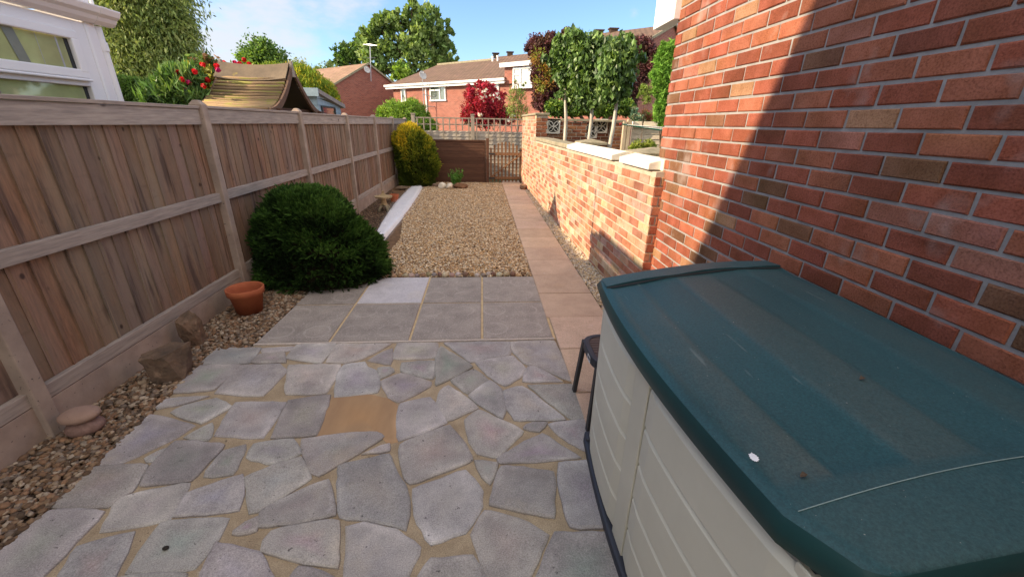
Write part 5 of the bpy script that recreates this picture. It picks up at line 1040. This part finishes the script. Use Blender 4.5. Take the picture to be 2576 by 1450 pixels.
mb=MB(); mb.lathe(rp_,[(0,.0),(.07,.0),(.085,.12),(.095,.12),(.095,.15),(.08,.15),(.06,.03),(0,.03)],16); mb.build('pot_wall',M['terra'],e)
rock('flat_stone','flat grey brown stone at the foot of the golden conifer','stone',tuple(G(1012,476)),.17,.13,.045,(.9,.85,.75),5)
rock('white_stone','left pale white stone beside the leafy plant','stone',tuple(G(1113,475)),.10,.08,.085,(1.,.98,.95),6,'white_coping',.2,group='pale stones beside the leafy plant')
rock('white_stone','right pale white stone touching the leafy plant','stone',tuple(G(1132,476)),.11,.09,.09,(.95,.92,.88),7,'white_coping',1.2,group='pale stones beside the leafy plant')
rock('brown_rock','brown rock in front of the leafy plant','rock',tuple(G(1158,475)),.20,.11,.085,(1.1,.8,.6),8)
rock('grey_pebble','small grey stone left of the pale white stones','stone',tuple(G(1096,470)),.09,.07,.05,(1.2,1.15,1.1),12)
rock('wall_foot_rock','brown rock at the foot of the brick wall by the gate','rock',tuple(G(1316,477)),.09,.11,.08,(1.0,.75,.6),9)
# cobbles edging the gravel
COB=[(.34,.25,.18),(.28,.24,.21),(.40,.30,.21),(.20,.13,.09),(.44,.37,.28),(.24,.17,.12),(.58,.50,.40),(.32,.19,.11)]
CN=['grey','tan','brown','reddish brown','cream','dark brown','whitish','rust brown']
x=-1.12; k=0
while x<.50:
    sx=random.uniform(.022,.040)
    if abs(x-.34)<.04: x+=.05
    ci=random.randrange(8); x+=sx
    o=rock('edging_cobble','rounded cobble in the row edging the gravel beside the patio slabs','cobble',(x,4.085+random.uniform(-.012,.012),-.004),sx,random.uniform(.025,.035),random.uniform(.022,.032),tuple(v*random.uniform(.9,1.15) for v in COB[ci]),100+k,'pebble',random.uniform(0,3),group='cobbles edging the gravel',rough=.08,sub=2)
    x+=sx*random.uniform(.9,1.15); k+=1
# ================================================================ LONG WHITE PACKAGE
pk_=empty('wrapped_package',G(1000,540),'long white package in clear plastic lying on the gravel along the border','package')
Lf=[G(1030,475),G(1012,492),G(990,515),G(972,542),G(958,566),G(946,590)]; Rt=[G(1064,473),G(1052,495),G(1034,523),G(1010,553),G(990,577),G(966,606)]
def strip(h,ex,seed,nx=10,sub=6):
    r=np.random.default_rng(seed); rows=[]
    for i in range(len(Lf)-1):
        for q in range(sub):
            t=q/sub; rows.append((Lf[i].lerp(Lf[i+1],t),Rt[i].lerp(Rt[i+1],t)))
    rows.append((Lf[-1],Rt[-1])); V=[];n=len(rows)
    for j,(a,b) in enumerate(rows):
        d=(b-a); wob=r.normal(0,.007,2) if ex else (0,0); a=a-d*(ex+wob[0]*2); b=b+d*(ex+wob[1]*2)
        for k in range(nx+1):
            t=k/nx; edge=min(t,1-t); z=h*min(1,edge*(6 if not ex else 4))**.6+ (0.004 if not ex else .006)+r.normal(0,.0022 if not ex else .008)*(edge>0); p=a.lerp(b,t); V.append((p.x,p.y,max(.002,z)))
    f=[(j*(nx+1)+k,j*(nx+1)+k+1,(j+1)*(nx+1)+k+1,(j+1)*(nx+1)+k) for j in range(n-1) for k in range(nx)]
    return V,f
mb=MB(); mb.add(*strip(.06,0,3)); wp=mb.build('white_board',pmat('white_wrap',(.86,.87,.90),(.78,.79,.84),6,.35,20,.3,.004),pk_,smooth=True,recalc=False)
m_,t_,p_=newmat('clear_film'); p_.inputs['Base Color'].default_value=(.9,.88,.9,1); p_.inputs['Roughness'].default_value=.15; tr_=N(t_,'ShaderNodeBsdfTransparent'); mx_=N(t_,'ShaderNodeMixShader'); mx_.inputs[0].default_value=.85
t_.links.new(p_.outputs[0],mx_.inputs[1]); t_.links.new(tr_.outputs[0],mx_.inputs[2]); t_.links.new(mx_.outputs[0],t_.nodes['Material Output'].inputs[0])
mb=MB(); mb.add(*strip(.072,.14,5)); mb.build('clear_film',m_,pk_,smooth=True,recalc=False)
# ================================================================ STORAGE BOX
BX=.52; B0_,B1_=.40,1.60; BW=.68
bx=empty('storage_box',(BX+.35,1.0,0),'large cream plastic storage box with dark green lid against the brick wall','storage box')
CRM=pmat('cream_plastic',(.70,.69,.57),(.63,.62,.51),3,.55,220,.15,.001,spec=.4); M['cream']=CRM
mb=MB(); mb.box(BX+.016,BX+BW,B0_+.02,B1_-.02,.05,.80); mb.box(BX+.008,BX+.016,1.565,1.60,.05,.81); mb.box(BX+.002,BX+.02,.99,1.095,.04,.815); mb.box(BX+.008,BX+.016,B0_,B0_+.05,.05,.81); mb.build('body',CRM,bx,bevel=.006)
# two louvred doors: planks as overlapping bevelled strips
for (ya,yb) in ((1.10,1.56),(.42,.985)):
    mb=MB(); nb=5; z0=.06; hz=(.80-z0)/nb; ys=np.linspace(ya,yb,10); 
    def bow(y): t=(y-ya)/(yb-ya); return -.006*math.sin(t*math.pi)
    vs=[];fs=[]
    prof=[]
    for i in range(nb):
        za=z0+hz*i; prof+=[(.012,za+.0005),(-.002,za+.0015),(-.001,za+hz-.020),(.012,za+hz-.0005)]
    for y in ys:
        e_=0.012*(1 if y in (ys[0],ys[-1]) else 0)
        for (dx,z) in prof: vs.append((BX+dx+bow(y)+e_*.6,y,z))
    npf=len(prof)
    for j in range(len(ys)-1):
        for k in range(npf-1): fs.append((j*npf+k,j*npf+k+1,(j+1)*npf+k+1,(j+1)*npf+k))
    mb.add(vs,fs); d=mb.build('door',CRM,bx,recalc=False)
mb=MB(); mb.box(BX-.018,BX+BW+.02,B0_-.02,B1_+.02,.0,.045); mb.box(BX-.012,BX+BW,B1_-.03,B1_+.035,.0,.06); mb.build('base',M['navy'],bx,bevel=.012)
LIDM=None
def lidmat():
    m,t,p=newmat('green_lid_plastic'); v=coords(t); v2=coords(t,(1,.35,1))
    base=mixc(t,ramp(t,noise(t,3.2,5,.6,v2),.3,.7),(.014,.066,.078),(.022,.100,.120))
    dirt=mixc(t,ramp(t,noise(t,60,4,.7,v),.35,.75),(.072,.098,.094),(.10,.118,.105))
    f=ramp(t,noise(t,2.6,6,.65,v2),.25,.58); f=mixc(t,1.,f,attr(t),'MULTIPLY'); col=mixc(t,f,base,dirt)
    sp=ramp(t,noise(t,110,2,.5,v),.74,.78); col=mixc(t,mixc(t,1.,sp,.5,'MULTIPLY'),col,(.5,.5,.45)); col=mixc(t,1.,col,mixc(t,ramp(t,noise(t,170,3,.75,v),.3,.7),(.72,.72,.72),(1.3,1.28,1.25)),'MULTIPLY'); scf=ramp(t,noise(t,30,2,.5,coords(t,(1,.12,1))),.70,.73); col=mixc(t,mixc(t,1.,scf,.25,'MULTIPLY'),col,(.3,.36,.34))
    t.links.new(col,p.inputs['Base Color']); p.inputs['Roughness'].default_value=.5; p.inputs['Specular IOR Level'].default_value=.35
    bump(t,p,noise(t,260,3,.6,v),.5,.0016); return m
LM=lidmat()
LX0,LX1,LY0,LY1=.503,1.25,.365,1.635
def lz(u):  # cross profile of the lid, u 0 front .. 1 wall
    return .893+.078*math.sin(min(1,u*1.12)*math.pi/2)
nu,nv=61,60; vs=[];cs=[]; fs=[]
for i in range(nu):
    u=i/(nu-1); seg=u*5.2
    for j in range(nv):
        v=j/(nv-1); v=.5-.5*math.cos(math.pi*v) if not .08<v<.92 else v; y=LY0+(LY1-LY0)*v; z=lz(u)+.010*math.sin(v*math.pi)
        inr=1 if (.12<v<.90) else 0
        if inr and u>.04: z-=.004+.0035*(math.floor(seg)%2)*min(1,(v-.12)*30)*min(1,(.90-v)*30)
        if .905<v<.915: z-=.006*(1 if 0.02<u<.98 else 0)*(0.3+.7*abs(math.sin(u*9)))
        bx_=-.010*math.sin(v*math.pi)*(1-u)
        # rounded corners
        r=.085; xx=LX0+(LX1-LX0)*u+bx_; yy=y
        rr=.10 if y<1 else .03; dy=rr-min(y-LY0,LY1-y)
        if dy>0: st_=rr-math.sqrt(max(0,rr*rr-dy*dy)); xx=LX0+st_+(LX1-LX0-st_)*u
        edge=min(u/.02,v/.015,(1-v)/.015,1); z-=.003*(1-min(1,edge))
        vs.append((xx,yy,z)); st=(math.floor(seg)%2)
        dirt=(.72,.10,.55,.25,.48,.2)[min(5,int(seg))] if inr else .3; dirt=dirt if u>.035 else .1; cs.append((dirt,)*3)
for i in range(nu-1):
    for j in range(nv-1): fs.append((i*nv+j,(i+1)*nv+j,(i+1)*nv+j+1,i*nv+j+1))
# skirt
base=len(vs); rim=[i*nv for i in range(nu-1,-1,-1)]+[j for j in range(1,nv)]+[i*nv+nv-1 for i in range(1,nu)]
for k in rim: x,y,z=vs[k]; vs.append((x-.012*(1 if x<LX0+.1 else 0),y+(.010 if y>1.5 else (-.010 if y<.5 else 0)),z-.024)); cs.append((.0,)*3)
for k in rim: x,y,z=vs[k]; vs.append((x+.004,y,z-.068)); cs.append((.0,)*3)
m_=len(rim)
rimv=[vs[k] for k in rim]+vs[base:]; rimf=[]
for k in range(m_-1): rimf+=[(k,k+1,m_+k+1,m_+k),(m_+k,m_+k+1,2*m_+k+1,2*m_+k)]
vs=vs[:base]; cs=cs[:base]
mb=MB(); mb.add(vs,fs,cs); lid=mb.build('lid',LM,bx,smooth=True,recalc=False)
mb=MB(); mb.add(rimv,rimf); rm=mb.build('lid_rim',pmat('shaded_green_plastic',(.012,.060,.062),(.009,.045,.048),4,.45,220,.15,.001,spec=.35),lid,smooth=True,recalc=False)  # darker copy of the lid green: the rim's shade is painted in
md=lid.modifiers.new('e','EDGE_SPLIT'); md.split_angle=math.radians(28)
mb=MB(); mb.box(BX+.03,BX+BW-.01,B0_+.03,B1_-.03,.79,.86,(.5,.5,.5)); mb.build('inner_rim',M['navy'],bx)
# far end band standing proud and a black strip painting the shade of the gap below it
def lidpt(u,y): return Vector((LX0+(LX1-LX0)*u,y,lz(u)+.010*math.sin((y-LY0)/(LY1-LY0)*math.pi)))
mb=MB(); n=40; 
y0,y1=1.515,1.625; V=[]
for i in range(n+1):
    u=.012+.976*i/n; a_=lidpt(u,y0+ .016*u); b_=lidpt(u,y1); g_=.007+.005*abs(math.sin(u*8.)); V+=[a_+Vector((0,0,g_)),b_+Vector((0,0,.003)),a_+Vector((0,.002,-.006))]
mb.add(V,[(3*i,3*i+3,3*i+4,3*i+1) for i in range(n)]+[(3*i,3*i+2,3*i+5,3*i+3) for i in range(n)],(.3,.3,.3)); mb.build('lid_end_band',LM,lid,smooth=False,recalc=False)
mb=MB(); V=[]
for i in range(n+1):
    u=.012+.976*i/n; a_=lidpt(u,y0+.016*u); q_=.003+.012*abs(math.sin(u*8.+.3))*(1-.4*u); V+=[a_+Vector((0,.001,.0035)),a_+Vector((0,-q_,.0015))]
mb.add(V,[(2*i,2*i+1,2*i+3,2*i+2) for i in range(n)]); mb.build('band_gap_shade',M['black'],lid,recalc=False)
mb=MB()
for (yy,wd,cc) in ((.50,.0009,1),):
    pts=[lidpt(u,yy-.03+.05*u+.008*math.sin(u*4))+Vector((0,0,.002 if yy<.6 else -.001)) for u in np.linspace(.03,.97,30)]; mb.tube(pts,wd,4,cap=False)
mb.build('lid_crease',flat('worn_crease',(.30,.40,.38),.6),lid,smooth=True)
mb=MB(); c=G(1896,1150,.903); c.z=lz((c.x-LX0)/(LX1-LX0))+.010*math.sin((c.y-LY0)/(LY1-LY0)*math.pi)-.0005; 
# bird dropping
P=[];n=26
for k in range(n): a=2*math.pi*k/n; r=.0078*(1+.35*(k%2)*random.random()); P.append(c+Vector((r*math.cos(a)*.8,r*math.sin(a)*1.3,r*math.cos(a)*.25)))
mb.add(P+[c+Vector((0,0,.001))],[(k,(k+1)%n,n) for k in range(n)]); tag(mb.build('bird_dropping',flat('white_splash',(.85,.85,.85),.7),recalc=False),'white bird dropping splashed on the green lid near its front edge','bird dropping')
for i,(u_,yy,nm) in enumerate(((.53,.76,'curled brown dead leaf scrap near the middle of the green lid'),(.12,.535,'dark twig scrap beside the pale crease of the green lid'))):
    c=lidpt(u_,yy)+Vector((0,0,.002)); mb=MB(); mb.add([c+Vector((-.008,-.003,0)),c+Vector((0,-.005,.003)),c+Vector((.009,0,.001)),c+Vector((.002,.006,.004)),c+Vector((-.004,.002,.0))],[(0,1,2,3,4)],(1,1,1)); o=mb.build('dead_leaf' if i==0 else 'twig',M['bark'],recalc=False); tag(o,nm,'leaf' if i==0 else 'twig'); o.modifiers.new('s','SOLIDIFY').thickness=.0012
import bmesh
bpy.context.view_layer.update()
def warp_box(o):
    if o.type=='MESH':
        bm=bmesh.new(); bm.from_mesh(o.data)
        if o.name.split('.')[0] in ('body','lid_rim_x','base','inner_rim','door'):
            for y in np.arange(.42,1.60,.08): bmesh.ops.bisect_plane(bm,geom=bm.verts[:]+bm.edges[:]+bm.faces[:],plane_co=(0,y,0),plane_no=(0,1,0))
        for v in bm.verts:
            w_=bx.matrix_world.inverted(); p=o.matrix_world@v.co; t=(p.y-.365)/(1.62-.365); t=min(1,max(0,t)); k=min(1,max(0,1-(p.x-.5)/.5))
            p.x+=k*(-.038*math.sin(math.pi*t)+.030*(1-t)**2); v.co=o.matrix_world.inverted()@p
        bm.to_mesh(o.data); bm.free()
    for c_ in o.children: warp_box(c_)
warp_box(bx)
# ================================================================ STOOL / SIDE TABLE
sx0,sy0=.545,1.72; stl=empty('side_table',(sx0+.25,sy0+.2,0),'black plastic garden side table partly hidden behind the storage box','table')
zt=.405; ax0=AX(1462,865,.50)
mb=MB(); outl=[]
cxs,cys,hw_,hd_=.765,1.865,.215,.165
for k in range(48):
    a=2*math.pi*k/48; ex=4.2; ca,sa=math.cos(a),math.sin(a); r=(abs(ca)**ex+abs(sa)**ex)**(-1/ex); outl.append((cxs+hw_*ca*r,cys+hd_*sa*r))
n=48; inn=[(cxs+(x-cxs)*.86,cys+(y-cys)*.86) for x,y in outl]
mb.add([(x,y,zt-.045) for x,y in outl]+[(x,y,zt) for x,y in outl]+[(x,y,zt) for x,y in inn]+[(x,y,zt-.008) for x,y in inn],[(k,(k+1)%n,n+(k+1)%n,n+k) for k in range(n)]+[(n+k,n+(k+1)%n,2*n+(k+1)%n,2*n+k) for k in range(n)]+[(2*n+k,2*n+(k+1)%n,3*n+(k+1)%n,3*n+k) for k in range(n)])
mb.build('table_frame',M['navy'],stl,bevel=.004)
mb=MB(); y=cys-hd_*.84
while y<cys+hd_*.82: mb.box(cxs-hw_*.85,cxs+hw_*.85,y,y+.022,zt-.02,zt-.004); y+=.026
mb.build('slatted_top',flat('dark_slat',(.09,.06,.05),.5),stl)
for dx,dy in ((-1,-1),(1,-1),(-1,1),(1,1)):
    mb=MB(); t0=Vector((cxs+dx*hw_*.9,cys+dy*hd_*.86,zt-.03)); b0=Vector((cxs+dx*(hw_+.005),cys+dy*(hd_+.01),0)); mb.bar(b0,t0,.022,.04,up=(0,1,0)); mb.build('leg',M['black'],stl,bevel=.005)
q=Vector((cxs-hw_-.003,cys-.06,zt-.024)); mb=MB(); mb.box(q.x,q.x+.001,q.y-.02,q.y+.03,q.z-.017,q.z+.017); lb=mb.build('label_sticker',flat('sticker_white',(.75,.78,.82),.5),stl)
mb=MB()
for k in range(9): mb.box(q.x-.001,q.x-.0004,q.y-.016+k*.004,q.y-.016+k*.004+.0018,q.z-.004,q.z+.012)
mb.build('barcode',M['black'],lb)
# dark blob and white bit on the paving
rock('dark_blob','small black pellet lying on the crazy paving at lower left','droppings',tuple(G(*VB(1340,1222),z=.012)),.012,.009,.006,(.03,.025,.02),31,'pebble',rough=.05,sub=2)
#END
